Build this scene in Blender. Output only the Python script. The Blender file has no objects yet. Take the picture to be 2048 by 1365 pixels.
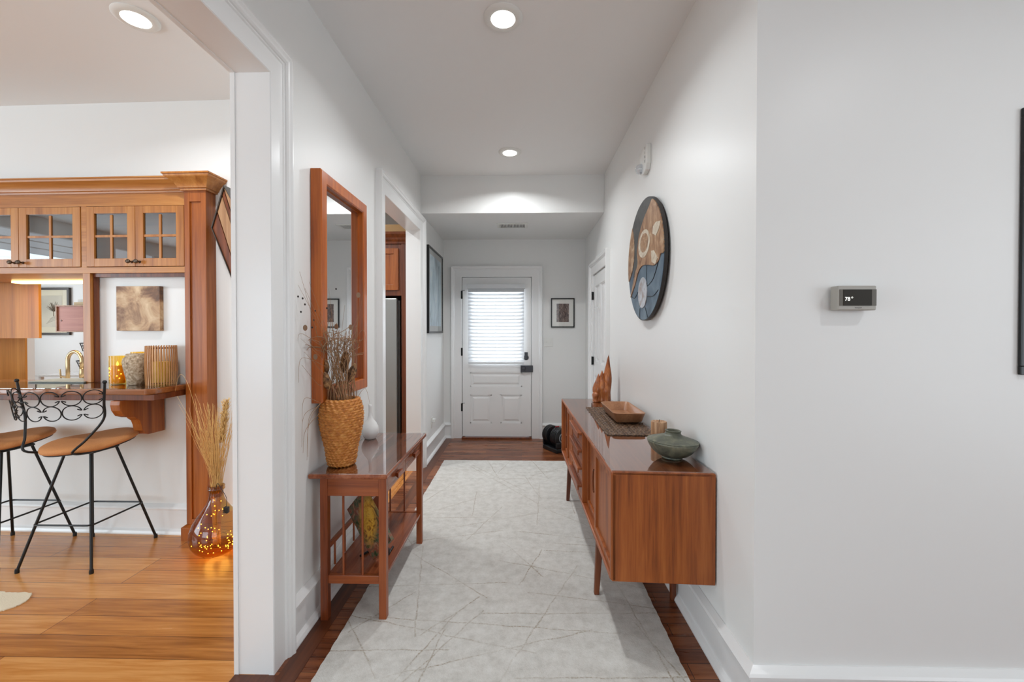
import bpy, bmesh, math, random
from mathutils import Vector, Matrix
R = math.radians
scene = bpy.context.scene
COL = scene.collection

# ---------------------------------------------------------------- camera, world, light, exposure
cam_d = bpy.data.cameras.new('camera')
cam = bpy.data.objects.new('camera', cam_d); COL.objects.link(cam)
cam_d.sensor_width = 36; cam_d.lens = 840/2048*36; cam_d.clip_start = .05; cam_d.clip_end = 100
cam_d.shift_y = -9.4/2048
cam.location = (0, 0, 1.39)
cam.rotation_euler = (R(90-.62), 0, math.atan(19/840))
scene.camera = cam

world = bpy.data.worlds.new('world'); scene.world = world; world.use_nodes = True
wn = world.node_tree.nodes; wl = world.node_tree.links
wn['Background'].inputs[0].default_value = (.86, .93, 1, 1)
wn['Background'].inputs[1].default_value = 1.6

def area(name, loc, rot, sx, sy, power, col=(1, 1, 1), spread=180, shape='RECTANGLE'):
    d = bpy.data.lights.new(name, 'AREA'); d.shape = shape; d.size = sx; d.size_y = sy
    d.energy = power; d.color = col; d.spread = R(spread)
    o = bpy.data.objects.new(name, d); COL.objects.link(o); o.location = loc; o.rotation_euler = rot
    return o
# soft fill lamps as daylight, at unseen living and dining windows behind the camera
area('window_light', (1.45, -3.97, 1.5), (R(90), 0, 0), 3.1, 1.95, 10, (.84, .94, 1))
area('window_light', (3.93, -1.2, 1.35), (R(90), 0, R(90)), 2.6, 2.0, 16, (.84, .94, 1))
area('window_light', (-3.4, -3.97, 1.5), (R(90), 0, 0), 2.9, 1.95, 52, (.71, .885, 1))
area('window_light', (-6.78, -.6, 1.5), (R(90), 0, R(-90)), 3.4, 1.9, 100, (.71, .885, 1))
area('window_light', (-6.73, 4.2, 1.6), (R(90), 0, R(-90)), 1.2, 1.2, 18, (.86, .94, 1))
# daylight behind the blind of the front door
area('window_light', (-.33, 5.75, 1.5), (R(90), 0, R(180)), .9, 1.3, 34, (.86, .93, 1))

vs = scene.view_settings
scene.display_settings.display_device = 'sRGB'
vs.view_transform = 'Standard'; vs.look = 'None'; vs.gamma = 1; vs.exposure = 0.27; vs.use_curve_mapping = False
scene.cycles.use_denoising = True
scene.cycles.max_bounces = 10; scene.cycles.transparent_max_bounces = 24
scene.cycles.caustics_reflective = False; scene.cycles.caustics_refractive = False
scene.cycles.sample_clamp_indirect = 6

# ---------------------------------------------------------------- materials
def s2l(c):
    return tuple(((v/255+.055)/1.055)**2.4 if v/255 > .04045 else v/255/12.92 for v in c)
def rgba(c): return (*s2l(c), 1)
def base_mat(name):
    m = bpy.data.materials.new(name); m.use_nodes = True
    nt = m.node_tree
    return m, nt, nt.nodes['Principled BSDF']
def setp(b, **kw):
    for k, v in kw.items():
        k = {'rough': 'Roughness', 'metal': 'Metallic', 'coat': 'Coat Weight', 'coatr': 'Coat Roughness', 'spec': 'Specular IOR Level', 'sheen': 'Sheen Weight'}[k]
        b.inputs[k].default_value = v
def noise_bump(nt, b, scale, strength, dist=.002, vec=None):
    n = nt.nodes.new('ShaderNodeTexNoise'); n.inputs['Scale'].default_value = scale; n.inputs['Detail'].default_value = 3
    if vec is not None: nt.links.new(vec, n.inputs['Vector'])
    bp = nt.nodes.new('ShaderNodeBump'); bp.inputs['Strength'].default_value = strength; bp.inputs['Distance'].default_value = dist
    nt.links.new(n.outputs[0], bp.inputs['Height']); nt.links.new(bp.outputs[0], b.inputs['Normal'])
    return n
def plain(name, c, rough=.5, metal=0, bump=None, var=0, **kw):
    m, nt, b = base_mat(name)
    b.inputs['Base Color'].default_value = rgba(c); setp(b, rough=rough, metal=metal, **kw)
    tc = nt.nodes.new('ShaderNodeTexCoord')
    n = nt.nodes.new('ShaderNodeTexNoise'); n.inputs['Scale'].default_value = (bump or (30,))[0]; n.inputs['Detail'].default_value = 3
    nt.links.new(tc.outputs['Object'], n.inputs['Vector'])
    if var:
        mx = nt.nodes.new('ShaderNodeMix'); mx.data_type = 'RGBA'
        c0 = s2l(c)
        mx.inputs[6].default_value = (*[v*(1-var) for v in c0], 1); mx.inputs[7].default_value = (*[min(1, v*(1+var)) for v in c0], 1)
        nt.links.new(n.outputs[0], mx.inputs[0]); nt.links.new(mx.outputs[2], b.inputs['Base Color'])
    if bump:
        bp = nt.nodes.new('ShaderNodeBump'); bp.inputs['Strength'].default_value = bump[1]; bp.inputs['Distance'].default_value = .002
        nt.links.new(n.outputs[0], bp.inputs['Height']); nt.links.new(bp.outputs[0], b.inputs['Normal'])
    return m
def ramp(nt, fac, stops, interp='LINEAR'):
    r = nt.nodes.new('ShaderNodeValToRGB'); r.color_ramp.interpolation = interp
    e = r.color_ramp.elements
    while len(e) < len(stops): e.new(.5)
    for i, (p, c) in enumerate(stops): e[i].position = p; e[i].color = rgba(c)
    nt.links.new(fac, r.inputs[0]); return r
def wood(name, dark, mid, light, grain='Z', scale=1.0, rough=.35, coat=0.0, coatr=.05):
    m, nt, b = base_mat(name)
    tc = nt.nodes.new('ShaderNodeTexCoord'); mp = nt.nodes.new('ShaderNodeMapping')
    s = {'X': (.6, 14, 14), 'Y': (14, .6, 14), 'Z': (14, 14, .6)}[grain]
    mp.inputs['Scale'].default_value = tuple(v*scale for v in s)
    nt.links.new(tc.outputs['Object'], mp.inputs['Vector'])
    n1 = nt.nodes.new('ShaderNodeTexNoise'); n1.inputs['Scale'].default_value = 1.6; n1.inputs['Detail'].default_value = 6; n1.inputs['Roughness'].default_value = .6; n1.inputs['Distortion'].default_value = .35
    n2 = nt.nodes.new('ShaderNodeTexNoise'); n2.inputs['Scale'].default_value = 9; n2.inputs['Detail'].default_value = 4; n2.inputs['Distortion'].default_value = .2
    nt.links.new(mp.outputs[0], n1.inputs['Vector']); nt.links.new(mp.outputs[0], n2.inputs['Vector'])
    ad = nt.nodes.new('ShaderNodeMath'); ad.operation = 'MULTIPLY_ADD'; ad.inputs[1].default_value = .72
    ml = nt.nodes.new('ShaderNodeMath'); ml.operation = 'MULTIPLY'; ml.inputs[1].default_value = .28
    nt.links.new(n2.outputs[0], ml.inputs[0]); nt.links.new(n1.outputs[0], ad.inputs[0]); nt.links.new(ml.outputs[0], ad.inputs[2])
    r = ramp(nt, ad.outputs[0], [(.33, dark), (.5, mid), (.66, light)])
    nt.links.new(r.outputs[0], b.inputs['Base Color'])
    setp(b, rough=rough, coat=coat, coatr=coatr)
    return m
def planks(name, tones, row, length, along='X', gap=(30, 14, 6), rough=.22, off=0.0):
    m, nt, b = base_mat(name)
    tc = nt.nodes.new('ShaderNodeTexCoord'); mp = nt.nodes.new('ShaderNodeMapping')
    if along == 'Y': mp.inputs['Rotation'].default_value = (0, 0, R(90))
    mp.inputs['Location'].default_value = (off, off*.7, 0)
    nt.links.new(tc.outputs['Object'], mp.inputs['Vector'])
    br = nt.nodes.new('ShaderNodeTexBrick'); br.offset = .37; br.offset_frequency = 3; br.squash = 1
    br.inputs['Scale'].default_value = 1; br.inputs['Brick Width'].default_value = length; br.inputs['Row Height'].default_value = row
    br.inputs['Mortar Size'].default_value = .0016; br.inputs['Mortar Smooth'].default_value = .3; br.inputs['Bias'].default_value = 0
    br.inputs['Color1'].default_value = (0, 0, 0, 1); br.inputs['Color2'].default_value = (1, 1, 1, 1); br.inputs['Mortar'].default_value = (0, 0, 0, 1)
    nt.links.new(mp.outputs[0], br.inputs['Vector'])
    mp2 = nt.nodes.new('ShaderNodeMapping'); mp2.inputs['Scale'].default_value = (1.6, 26, 1)
    nt.links.new(mp.outputs[0], mp2.inputs['Vector'])
    n = nt.nodes.new('ShaderNodeTexNoise'); n.inputs['Scale'].default_value = 1.5; n.inputs['Detail'].default_value = 7; n.inputs['Roughness'].default_value = .62; n.inputs['Distortion'].default_value = .5
    nt.links.new(mp2.outputs[0], n.inputs['Vector'])
    w = nt.nodes.new('ShaderNodeTexNoise'); w.inputs['Scale'].default_value = .9; w.inputs['Detail'].default_value = 2
    nt.links.new(tc.outputs['Object'], w.inputs['Vector'])
    a = nt.nodes.new('ShaderNodeMath'); a.operation = 'MULTIPLY_ADD'; a.inputs[1].default_value = .3
    nt.links.new(br.outputs['Color'], a.inputs[0])
    a2 = nt.nodes.new('ShaderNodeMath'); a2.operation = 'MULTIPLY_ADD'; a2.inputs[1].default_value = .85
    nt.links.new(n.outputs[0], a2.inputs[0])
    a3 = nt.nodes.new('ShaderNodeMath'); a3.operation = 'MULTIPLY'; a3.inputs[1].default_value = .12
    nt.links.new(w.outputs[0], a3.inputs[0]); nt.links.new(a3.outputs[0], a2.inputs[2]); nt.links.new(a2.outputs[0], a.inputs[2])
    r = ramp(nt, a.outputs[0], [(.28, tones[0]), (.5, tones[1]), (.68, tones[2]), (.88, tones[3])])
    mx = nt.nodes.new('ShaderNodeMix'); mx.data_type = 'RGBA'; mx.inputs[7].default_value = rgba(gap)
    nt.links.new(br.outputs['Fac'], mx.inputs[0]); nt.links.new(r.outputs[0], mx.inputs[6]); nt.links.new(mx.outputs[2], b.inputs['Base Color'])
    rr = nt.nodes.new('ShaderNodeMath'); rr.operation = 'MULTIPLY_ADD'; rr.inputs[1].default_value = .22; rr.inputs[2].default_value = rough-.08
    nt.links.new(n.outputs[0], rr.inputs[0]); nt.links.new(rr.outputs[0], b.inputs['Roughness'])
    bp = nt.nodes.new('ShaderNodeBump'); bp.inputs['Strength'].default_value = .25; bp.inputs['Distance'].default_value = .001; bp.invert = True
    nt.links.new(br.outputs['Fac'], bp.inputs['Height']); nt.links.new(bp.outputs[0], b.inputs['Normal'])
    return m
def glass(name, tint=(1, 1, 1), ior=1.5, rough=.0, extra=0.0):
    m = bpy.data.materials.new(name); m.use_nodes = True; nt = m.node_tree
    for n in list(nt.nodes): nt.nodes.remove(n)
    out = nt.nodes.new('ShaderNodeOutputMaterial'); mix = nt.nodes.new('ShaderNodeMixShader')
    tr = nt.nodes.new('ShaderNodeBsdfTransparent'); tr.inputs[0].default_value = (*tint, 1)
    gl = nt.nodes.new('ShaderNodeBsdfAnisotropic'); gl.inputs['Roughness'].default_value = rough
    fr = nt.nodes.new('ShaderNodeFresnel'); fr.inputs[0].default_value = ior
    ge = nt.nodes.new('ShaderNodeNewGeometry'); fb = nt.nodes.new('ShaderNodeMath'); fb.operation = 'SUBTRACT'; fb.inputs[0].default_value = 1; nt.links.new(ge.outputs['Backfacing'], fb.inputs[1])
    fm = nt.nodes.new('ShaderNodeMath'); fm.operation = 'MULTIPLY'; nt.links.new(fr.outputs[0], fm.inputs[0]); nt.links.new(fb.outputs[0], fm.inputs[1])
    fac = fm.outputs[0]
    if extra:
        ad = nt.nodes.new('ShaderNodeMath'); ad.operation = 'ADD'; ad.inputs[1].default_value = extra; ad.use_clamp = True
        nt.links.new(fr.outputs[0], ad.inputs[0]); nt.links.new(ad.outputs[0], fm.inputs[0])
    nt.links.new(fac, mix.inputs[0]); nt.links.new(tr.outputs[0], mix.inputs[1]); nt.links.new(gl.outputs[0], mix.inputs[2]); nt.links.new(mix.outputs[0], out.inputs[0])
    return m
def emit(name, c, s):
    m, nt, b = base_mat(name)
    b.inputs['Base Color'].default_value = rgba(c); b.inputs['Emission Color'].default_value = rgba(c); b.inputs['Emission Strength'].default_value = s
    return m
def blotch(name, stops, scale=6, detail=6, dist=1.5, rough=.6, seed=0, bump=0, stretch=(1, 1, 1), kind='noise'):
    m, nt, b = base_mat(name)
    tc = nt.nodes.new('ShaderNodeTexCoord'); mp = nt.nodes.new('ShaderNodeMapping'); mp.inputs['Location'].default_value = (seed*1.7, seed*.9, seed*2.3)
    mp.inputs['Scale'].default_value = stretch
    nt.links.new(tc.outputs['Object'], mp.inputs['Vector'])
    n = nt.nodes.new('ShaderNodeTexNoise'); n.inputs['Scale'].default_value = scale; n.inputs['Detail'].default_value = detail; n.inputs['Distortion'].default_value = dist; n.inputs['Roughness'].default_value = .6
    nt.links.new(mp.outputs[0], n.inputs['Vector'])
    r = ramp(nt, n.outputs[0], stops); nt.links.new(r.outputs[0], b.inputs['Base Color']); setp(b, rough=rough)
    if bump:
        bp = nt.nodes.new('ShaderNodeBump'); bp.inputs['Strength'].default_value = bump; bp.inputs['Distance'].default_value = .004
        nt.links.new(n.outputs[0], bp.inputs['Height']); nt.links.new(bp.outputs[0], b.inputs['Normal'])
    return m

M = {}
M['wall'] = plain('white wall paint', (233, 233, 231), .38, bump=(14, .05), spec=.45)
M['ceil'] = plain('white ceiling paint', (236, 236, 235), .7)
M['trim'] = plain('white gloss trim paint', (236, 236, 235), .22, bump=(20, .03))
M['door'] = plain('white door paint', (236, 236, 235), .35)
M['hallfloor'] = planks('dark hall planks', [(66, 32, 18), (102, 54, 30), (132, 76, 44), (158, 100, 62)], .08, 1.1, 'X', (28, 12, 6), .26)
M['border'] = wood('hall floor border board', (62, 32, 18), (92, 48, 26), (112, 62, 34), 'Y', .6, .3)
M['kfloor'] = planks('honey pine planks', [(126, 74, 34), (172, 108, 50), (198, 130, 64), (220, 158, 92)], .13, 1.9, 'X', (92, 46, 16), .2, .31)
M['kfloor2'] = planks('honey pine planks lengthwise', [(122, 68, 30), (168, 104, 50), (196, 128, 66), (214, 150, 86)], .09, 1.4, 'Y', (92, 50, 22), .24, .31)
M['teak'] = wood('teak veneer', (106, 50, 14), (150, 78, 28), (172, 98, 42), 'Z', 1.2, .45)
M['teakY'] = wood('teak veneer lengthwise', (98, 46, 18), (146, 76, 34), (170, 96, 48), 'Y', 1.2, .4)
M['teakleg'] = wood('dark teak legs', (70, 32, 16), (104, 52, 26), (126, 68, 36), 'Z', 1.2, .4)
M['teakX'] = wood('teak veneer crosswise', (92, 42, 18), (138, 68, 32), (164, 88, 46), 'X', 1.2, .38)
M['table'] = wood('mahogany legs', (98, 44, 20), (140, 68, 32), (162, 88, 46), 'Z', 1.0, .3)
M['tableX'] = wood('mahogany rails', (110, 50, 22), (150, 76, 36), (172, 96, 52), 'X', 1.0, .3)
M['tableY'] = wood('mahogany boards', (102, 46, 24), (142, 74, 42), (168, 98, 60), 'Y', 1.0, .25)
M['mirrorwood'] = wood('orange teak frame', (132, 60, 14), (176, 88, 26), (196, 108, 40), 'Z', .9, .28)
M['cherry'] = wood('cherry cabinetry', (146, 86, 36), (178, 114, 52), (196, 136, 70), 'Z', .7, .32)
M['cherryX'] = wood('cherry cabinetry rails', (146, 86, 36), (178, 114, 52), (196, 136, 70), 'X', .7, .32)
M['cherryred'] = wood('red cherry column', (120, 58, 20), (158, 86, 32), (178, 104, 46), 'Z', .7, .3)
M['barwood'] = wood('bar edge wood', (96, 50, 22), (136, 78, 38), (160, 98, 52), 'X', .8, .15, .6, .03)
M['darkcherry'] = wood('dark cherry', (74, 34, 16), (112, 56, 26), (134, 74, 38), 'Z', .8, .35)
M['orangewood'] = wood('orange oak', (164, 96, 26), (196, 124, 40), (212, 142, 58), 'Z', .5, .35)
M['pinkwood'] = wood('pinkish rosewood', (150, 82, 66), (172, 100, 80), (186, 118, 96), 'X', .8, .4)
M['black'] = plain('black wrought iron', (22, 22, 22), .38, metal=.3, bump=(60, .1))
M['blackframe'] = plain('black picture frame', (16, 16, 17), .3)
M['bronze'] = plain('antique bronze', (98, 88, 78), .35, metal=.8, var=.3)
M['pewter'] = plain('dark pewter', (74, 76, 80), .35, metal=.7)
M['brass'] = plain('brushed brass', (196, 172, 132), .28, metal=1)
M['mirror'] = plain('mirror silver', (240, 241, 242), .0, metal=1)
M['pane'] = glass('clear pane')
M['topglass'] = glass('table glass', (.97, .98, .98), 1.85, 0, .18)
M['amber'] = glass('amber glass', (.74, .56, .26), 1.5, 0, .03)
M['amberlight'] = glass('pale amber glass', (.99, .86, .5), 1.5)
M['paper'] = plain('white paper', (226, 224, 218), .8)
M['seat'] = plain('tan suede', (196, 132, 78), .85, bump=(220, .3), var=.22)
M['wicker'] = blotch('rattan', [(.3, (172, 102, 40)), (.5, (200, 128, 56)), (.7, (220, 156, 82))], 45, 4, .4, .5, 1)
M['straw'] = plain('dry straw', (242, 194, 124), .7, var=.2)
M['twig'] = plain('dry twig', (158, 120, 86), .75, var=.3)
M['pod'] = blotch('seed pod', [(.35, (52, 34, 22)), (.5, (124, 86, 52)), (.65, (188, 142, 92))], 24, 5, 1, .7, 3, .4)
M['disc'] = plain('seed disc', (150, 118, 92), .7, var=.2)
M['dot'] = plain('dark seed head', (44, 36, 34), .8)
M['porcelain'] = plain('white porcelain', (232, 232, 230), .12)
M['greenbronze'] = blotch('green bronze', [(.3, (52, 54, 46)), (.5, (88, 90, 76)), (.7, (132, 130, 108))], 14, 8, .6, .42, 2, .15)
M['candle'] = wood('striped candle', (128, 88, 58), (170, 128, 92), (206, 170, 132), 'Z', 4, .5)
M['sculpt'] = wood('polished driftwood', (96, 44, 18), (160, 90, 46), (196, 128, 76), 'Z', 1.4, .25)
M['traywood'] = wood('light wood tray', (138, 92, 62), (166, 118, 84), (182, 136, 100), 'Y', .6, .35)
M['steel'] = plain('brushed steel', (150, 152, 150), .35, metal=.4)
M['plasticw'] = plain('white plastic', (228, 228, 224), .35)
M['plastick'] = plain('black plastic', (20, 21, 23), .35)
M['plasticg'] = plain('grey plastic', (120, 124, 128), .4)
M['red'] = plain('red plastic', (150, 30, 36), .4)
M['thermgrey'] = plain('silver plastic', (168, 164, 156), .4)
M['thermside'] = plain('taupe plastic', (92, 86, 76), .4)
M['screen'] = plain('dark screen', (50, 46, 40), .5, spec=.2)
M['glyph'] = emit('lit digits', (236, 236, 230), .9)
M['printgrey'] = plain('grey print', (96, 94, 90), .6)
M['printred'] = plain('dark print', (92, 70, 66), .6)
M['wax'] = plain('amber wax', (228, 180, 70), .5)
M['bulb'] = emit('fairy bulb', (255, 176, 64), 16)
M['flame'] = emit('candle flame', (255, 196, 80), 7)
M['lens'] = emit('lit lens', (255, 252, 246), 6)
M['strip'] = emit('under cabinet strip', (255, 214, 140), 5)
M['slab'] = plain('slate board', (150, 156, 150), .4)
M['hide'] = plain('cream cowhide', (226, 212, 186), .95, bump=(160, .6), var=.1)
M['ribbed'] = blotch('textured stoneware', [(.3, (120, 98, 74)), (.5, (184, 162, 134)), (.68, (214, 200, 178))], 60, 4, .2, .7, 1, .6)
M['book1'] = plain('cream box card', (222, 200, 162), .7)
M['blind'] = None
def blind_mat():
    m, nt, b = base_mat('white blind slat')
    b.inputs['Base Color'].default_value = rgba((228, 230, 232)); setp(b, rough=.5)
    out = nt.nodes['Material Output']; mix = nt.nodes.new('ShaderNodeMixShader'); tl = nt.nodes.new('ShaderNodeBsdfTranslucent')
    tl.inputs[0].default_value = rgba((228, 232, 238)); mix.inputs[0].default_value = .04
    nt.links.new(b.outputs[0], mix.inputs[1]); nt.links.new(tl.outputs[0], mix.inputs[2]); nt.links.new(mix.outputs[0], out.inputs[0])
    return m
M['blind'] = blind_mat()

def rug_mat():
    m, nt, b = base_mat('cream rug with scratched lines')
    tc = nt.nodes.new('ShaderNodeTexCoord'); L = nt.links
    wob = nt.nodes.new('ShaderNodeTexNoise'); wob.inputs['Scale'].default_value = 9; wob.inputs['Detail'].default_value = 4
    L.new(tc.outputs['Object'], wob.inputs['Vector'])
    sc = nt.nodes.new('ShaderNodeVectorMath'); sc.operation = 'SCALE'; sc.inputs['Scale'].default_value = .028
    L.new(wob.outputs['Color'], sc.inputs[0])
    ad = nt.nodes.new('ShaderNodeVectorMath'); ad.operation = 'ADD'
    L.new(tc.outputs['Object'], ad.inputs[0]); L.new(sc.outputs[0], ad.inputs[1])
    rnd = random.Random(11); cur = None
    for i in range(62):
        a = rnd.uniform(0, math.pi) if i % 4 else rnd.gauss(math.pi/2, .05)
        cx, cy = rnd.uniform(-.8, .65), rnd.uniform(1.0, 4.5)
        nx, ny = math.cos(a), math.sin(a)
        d = nt.nodes.new('ShaderNodeVectorMath'); d.operation = 'DOT_PRODUCT'; d.inputs[1].default_value = (nx, ny, 0); L.new(ad.outputs[0], d.inputs[0])
        s = nt.nodes.new('ShaderNodeMath'); s.operation = 'SUBTRACT'; s.inputs[1].default_value = nx*cx+ny*cy; L.new(d.outputs['Value'], s.inputs[0])
        ab = nt.nodes.new('ShaderNodeMath'); ab.operation = 'ABSOLUTE'; L.new(s.outputs[0], ab.inputs[0])
        # limited length along the line
        d2 = nt.nodes.new('ShaderNodeVectorMath'); d2.operation = 'DOT_PRODUCT'; d2.inputs[1].default_value = (-ny, nx, 0); L.new(ad.outputs[0], d2.inputs[0])
        s2 = nt.nodes.new('ShaderNodeMath'); s2.operation = 'SUBTRACT'; s2.inputs[1].default_value = -ny*cx+nx*cy; L.new(d2.outputs['Value'], s2.inputs[0])
        a2 = nt.nodes.new('ShaderNodeMath'); a2.operation = 'ABSOLUTE'; L.new(s2.outputs[0], a2.inputs[0])
        a3 = nt.nodes.new('ShaderNodeMath'); a3.operation = 'SUBTRACT'; a3.inputs[1].default_value = rnd.uniform(.15, .6); L.new(a2.outputs[0], a3.inputs[0])
        mx = nt.nodes.new('ShaderNodeMath'); mx.operation = 'MAXIMUM'; L.new(ab.outputs[0], mx.inputs[0]); L.new(a3.outputs[0], mx.inputs[1])
        if cur is None: cur = mx.outputs[0]
        else:
            mn = nt.nodes.new('ShaderNodeMath'); mn.operation = 'MINIMUM'; L.new(cur, mn.inputs[0]); L.new(mx.outputs[0], mn.inputs[1]); cur = mn.outputs[0]
    brk = nt.nodes.new('ShaderNodeTexNoise'); brk.inputs['Scale'].default_value = 130; brk.inputs['Detail'].default_value = 2; L.new(tc.outputs['Object'], brk.inputs['Vector'])
    mr = nt.nodes.new('ShaderNodeMapRange'); mr.inputs['From Min'].default_value = .0005; mr.inputs['From Max'].default_value = .0055; mr.inputs['To Min'].default_value = 1; mr.inputs['To Max'].default_value = 0
    L.new(cur, mr.inputs['Value'])
    brk2 = nt.nodes.new('ShaderNodeMapRange'); brk2.inputs['From Min'].default_value = .4; brk2.inputs['From Max'].default_value = .6; brk2.inputs['To Min'].default_value = .25; brk2.inputs['To Max'].default_value = .95
    L.new(brk.outputs[0], brk2.inputs['Value'])
    lo_ = nt.nodes.new('ShaderNodeTexNoise'); lo_.inputs['Scale'].default_value = 3.2; L.new(tc.outputs['Object'], lo_.inputs['Vector'])
    lo2 = nt.nodes.new('ShaderNodeMapRange'); lo2.inputs['From Min'].default_value = .38; lo2.inputs['From Max'].default_value = .62; lo2.inputs['To Min'].default_value = .3; lo2.inputs['To Max'].default_value = 1
    L.new(lo_.outputs[0], lo2.inputs['Value'])
    f0 = nt.nodes.new('ShaderNodeMath'); f0.operation = 'MULTIPLY'; L.new(lo2.outputs[0], f0.inputs[0]); L.new(brk2.outputs[0], f0.inputs[1])
    f = nt.nodes.new('ShaderNodeMath'); f.operation = 'MULTIPLY'; L.new(mr.outputs[0], f.inputs[0]); L.new(f0.outputs[0], f.inputs[1])
    big = nt.nodes.new('ShaderNodeTexNoise'); big.inputs['Scale'].default_value = 18; big.inputs['Detail'].default_value = 9; big.inputs['Roughness'].default_value = .75; L.new(tc.outputs['Object'], big.inputs['Vector'])
    r = ramp(nt, big.outputs[0], [(.3, (178, 174, 167)), (.5, (197, 194, 188)), (.7, (210, 208, 203))])
    mc = nt.nodes.new('ShaderNodeMix'); mc.data_type = 'RGBA'; mc.inputs[7].default_value = rgba((140, 124, 100))
    L.new(f.outputs[0], mc.inputs[0]); L.new(r.outputs[0], mc.inputs[6]); L.new(mc.outputs[2], b.inputs['Base Color'])
    setp(b, rough=.95, sheen=.15)
    pile = nt.nodes.new('ShaderNodeTexNoise'); pile.inputs['Scale'].default_value = 170; L.new(tc.outputs['Object'], pile.inputs['Vector'])
    hs = nt.nodes.new('ShaderNodeMath'); hs.operation = 'SUBTRACT'; L.new(pile.outputs[0], hs.inputs[0]); L.new(f.outputs[0], hs.inputs[1])
    bp = nt.nodes.new('ShaderNodeBump'); bp.inputs['Strength'].default_value = .35; bp.inputs['Distance'].default_value = .004
    L.new(hs.outputs[0], bp.inputs['Height']); L.new(bp.outputs[0], b.inputs['Normal'])
    return m
M['rug'] = rug_mat()

# ---------------------------------------------------------------- mesh helpers
def box(bm, x0, x1, y0, y1, z0, z1):
    v = [bm.verts.new(p) for p in ((x0, y0, z0), (x1, y0, z0), (x1, y1, z0), (x0, y1, z0), (x0, y0, z1), (x1, y0, z1), (x1, y1, z1), (x0, y1, z1))]
    for f in ((0, 3, 2, 1), (4, 5, 6, 7), (0, 1, 5, 4), (1, 2, 6, 5), (2, 3, 7, 6), (3, 0, 4, 7)): bm.faces.new([v[i] for i in f])
def boxes(*bs):
    bm = bmesh.new()
    for b in bs: box(bm, *b)
    return bm
def loft(bm, rings, cap=True, closed=True):
    vr = [[bm.verts.new(p) for p in r] for r in rings]
    n = len(vr[0])
    for a, b in zip(vr, vr[1:]):
        for i in range(n if closed else n-1):
            bm.faces.new((a[i], a[(i+1) % n], b[(i+1) % n], b[i]))
    if cap and closed:
        bm.faces.new(vr[0][::-1]); bm.faces.new(vr[-1])
def tube(bm, pts, r, seg=8, closed=False, r1=None):
    pts = [Vector(p) for p in pts]; n = len(pts); rings = []
    prev = None
    for i, p in enumerate(pts):
        if closed: t = (pts[(i+1) % n]-pts[i-1])
        else: t = pts[min(i+1, n-1)]-pts[max(i-1, 0)]
        t = t.normalized() if t.length > 1e-9 else Vector((0, 0, 1))
        if prev is None:
            a = Vector((0, 0, 1)) if abs(t.z) < .9 else Vector((1, 0, 0))
            u = t.cross(a).normalized()
        else:
            u = prev-t*prev.dot(t); u = u.normalized() if u.length > 1e-6 else t.orthogonal().normalized()
        prev = u; w = t.cross(u)
        rr = r if r1 is None else r+(r1-r)*i/(n-1)
        rings.append([p+(u*math.cos(k*2*math.pi/seg)+w*math.sin(k*2*math.pi/seg))*rr for k in range(seg)])
    if closed: rings.append(rings[0]); loft(bm, rings, cap=False)
    else: loft(bm, rings)
def lathe(bm, prof, c=(0, 0, 0), seg=40, axis='Z', f=None, cap=True):
    rings = []
    for j, (r, z) in enumerate(prof):
        ring = []
        for k in range(seg):
            t = k*2*math.pi/seg; rr = max(r, 1e-4)
            if f: rr = f(rr, z, t)
            a, b = rr*math.cos(t), rr*math.sin(t)
            p = {'Z': (a, b, z), 'X': (z, a, b), 'Y': (b, z, a)}[axis]
            ring.append((p[0]+c[0], p[1]+c[1], p[2]+c[2]))
        rings.append(ring)
    loft(bm, rings, cap=cap)
def prism(bm, pts, axis, a0, a1):
    def mk(p, a):
        return {'X': (a, p[0], p[1]), 'Y': (p[0], a, p[1]), 'Z': (p[0], p[1], a)}[axis]
    loft(bm, [[mk(p, a0) for p in pts], [mk(p, a1) for p in pts]])
def smooth_pts(ctrl, n=8, closed=False):
    out = []; P = [Vector(p) for p in ctrl]; m = len(P)
    for i in range(m if closed else m-1):
        p0 = P[(i-1) % m] if closed or i > 0 else P[0]; p1 = P[i]; p2 = P[(i+1) % m]; p3 = P[(i+2) % m] if closed or i+2 < m else P[-1]
        for k in range(n):
            t = k/n
            out.append(.5*((2*p1)+(p2-p0)*t+(2*p0-5*p1+4*p2-p3)*t*t+(3*p1-p0-3*p2+p3)*t**3))
    if not closed: out.append(P[-1])
    return out
def obj(name, bm, mat, parent=None, smooth=False, bevel=0, M_=None, kind=None, label=None):
    if M_ is not None: bmesh.ops.transform(bm, matrix=M_, verts=bm.verts)
    if parent is not None:
        o = parent; t = Vector((0, 0, 0))
        while o is not None: t += o.location; o = o.parent
        bmesh.ops.translate(bm, vec=-t, verts=bm.verts)
    bmesh.ops.recalc_face_normals(bm, faces=bm.faces)
    me = bpy.data.meshes.new(name); bm.to_mesh(me); bm.free()
    for mm in (mat if isinstance(mat, (list, tuple)) else [mat]): me.materials.append(mm)
    if smooth:
        for p in me.polygons: p.use_smooth = True
        if smooth != 'all':
            me.set_sharp_from_angle(angle=R(40))
    o = bpy.data.objects.new(name, me); COL.objects.link(o)
    if parent is not None: o.parent = parent
    if bevel:
        b = o.modifiers.new('bevel', 'BEVEL'); b.width = bevel; b.segments = 2; b.limit_method = 'ANGLE'; b.angle_limit = R(40)
    if kind: o['kind'] = kind
    if label: o['label'] = label
    return o
def tag(o, label, cat, group=None, kind=None):
    o['label'] = label; o['category'] = cat
    if group: o['group'] = group
    if kind: o['kind'] = kind
    return o
def thing(name, loc, label, cat, group=None):
    e = bpy.data.objects.new(name, None); COL.objects.link(e); e.location = loc; e.empty_display_size = .05
    return tag(e, label, cat, group)
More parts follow.
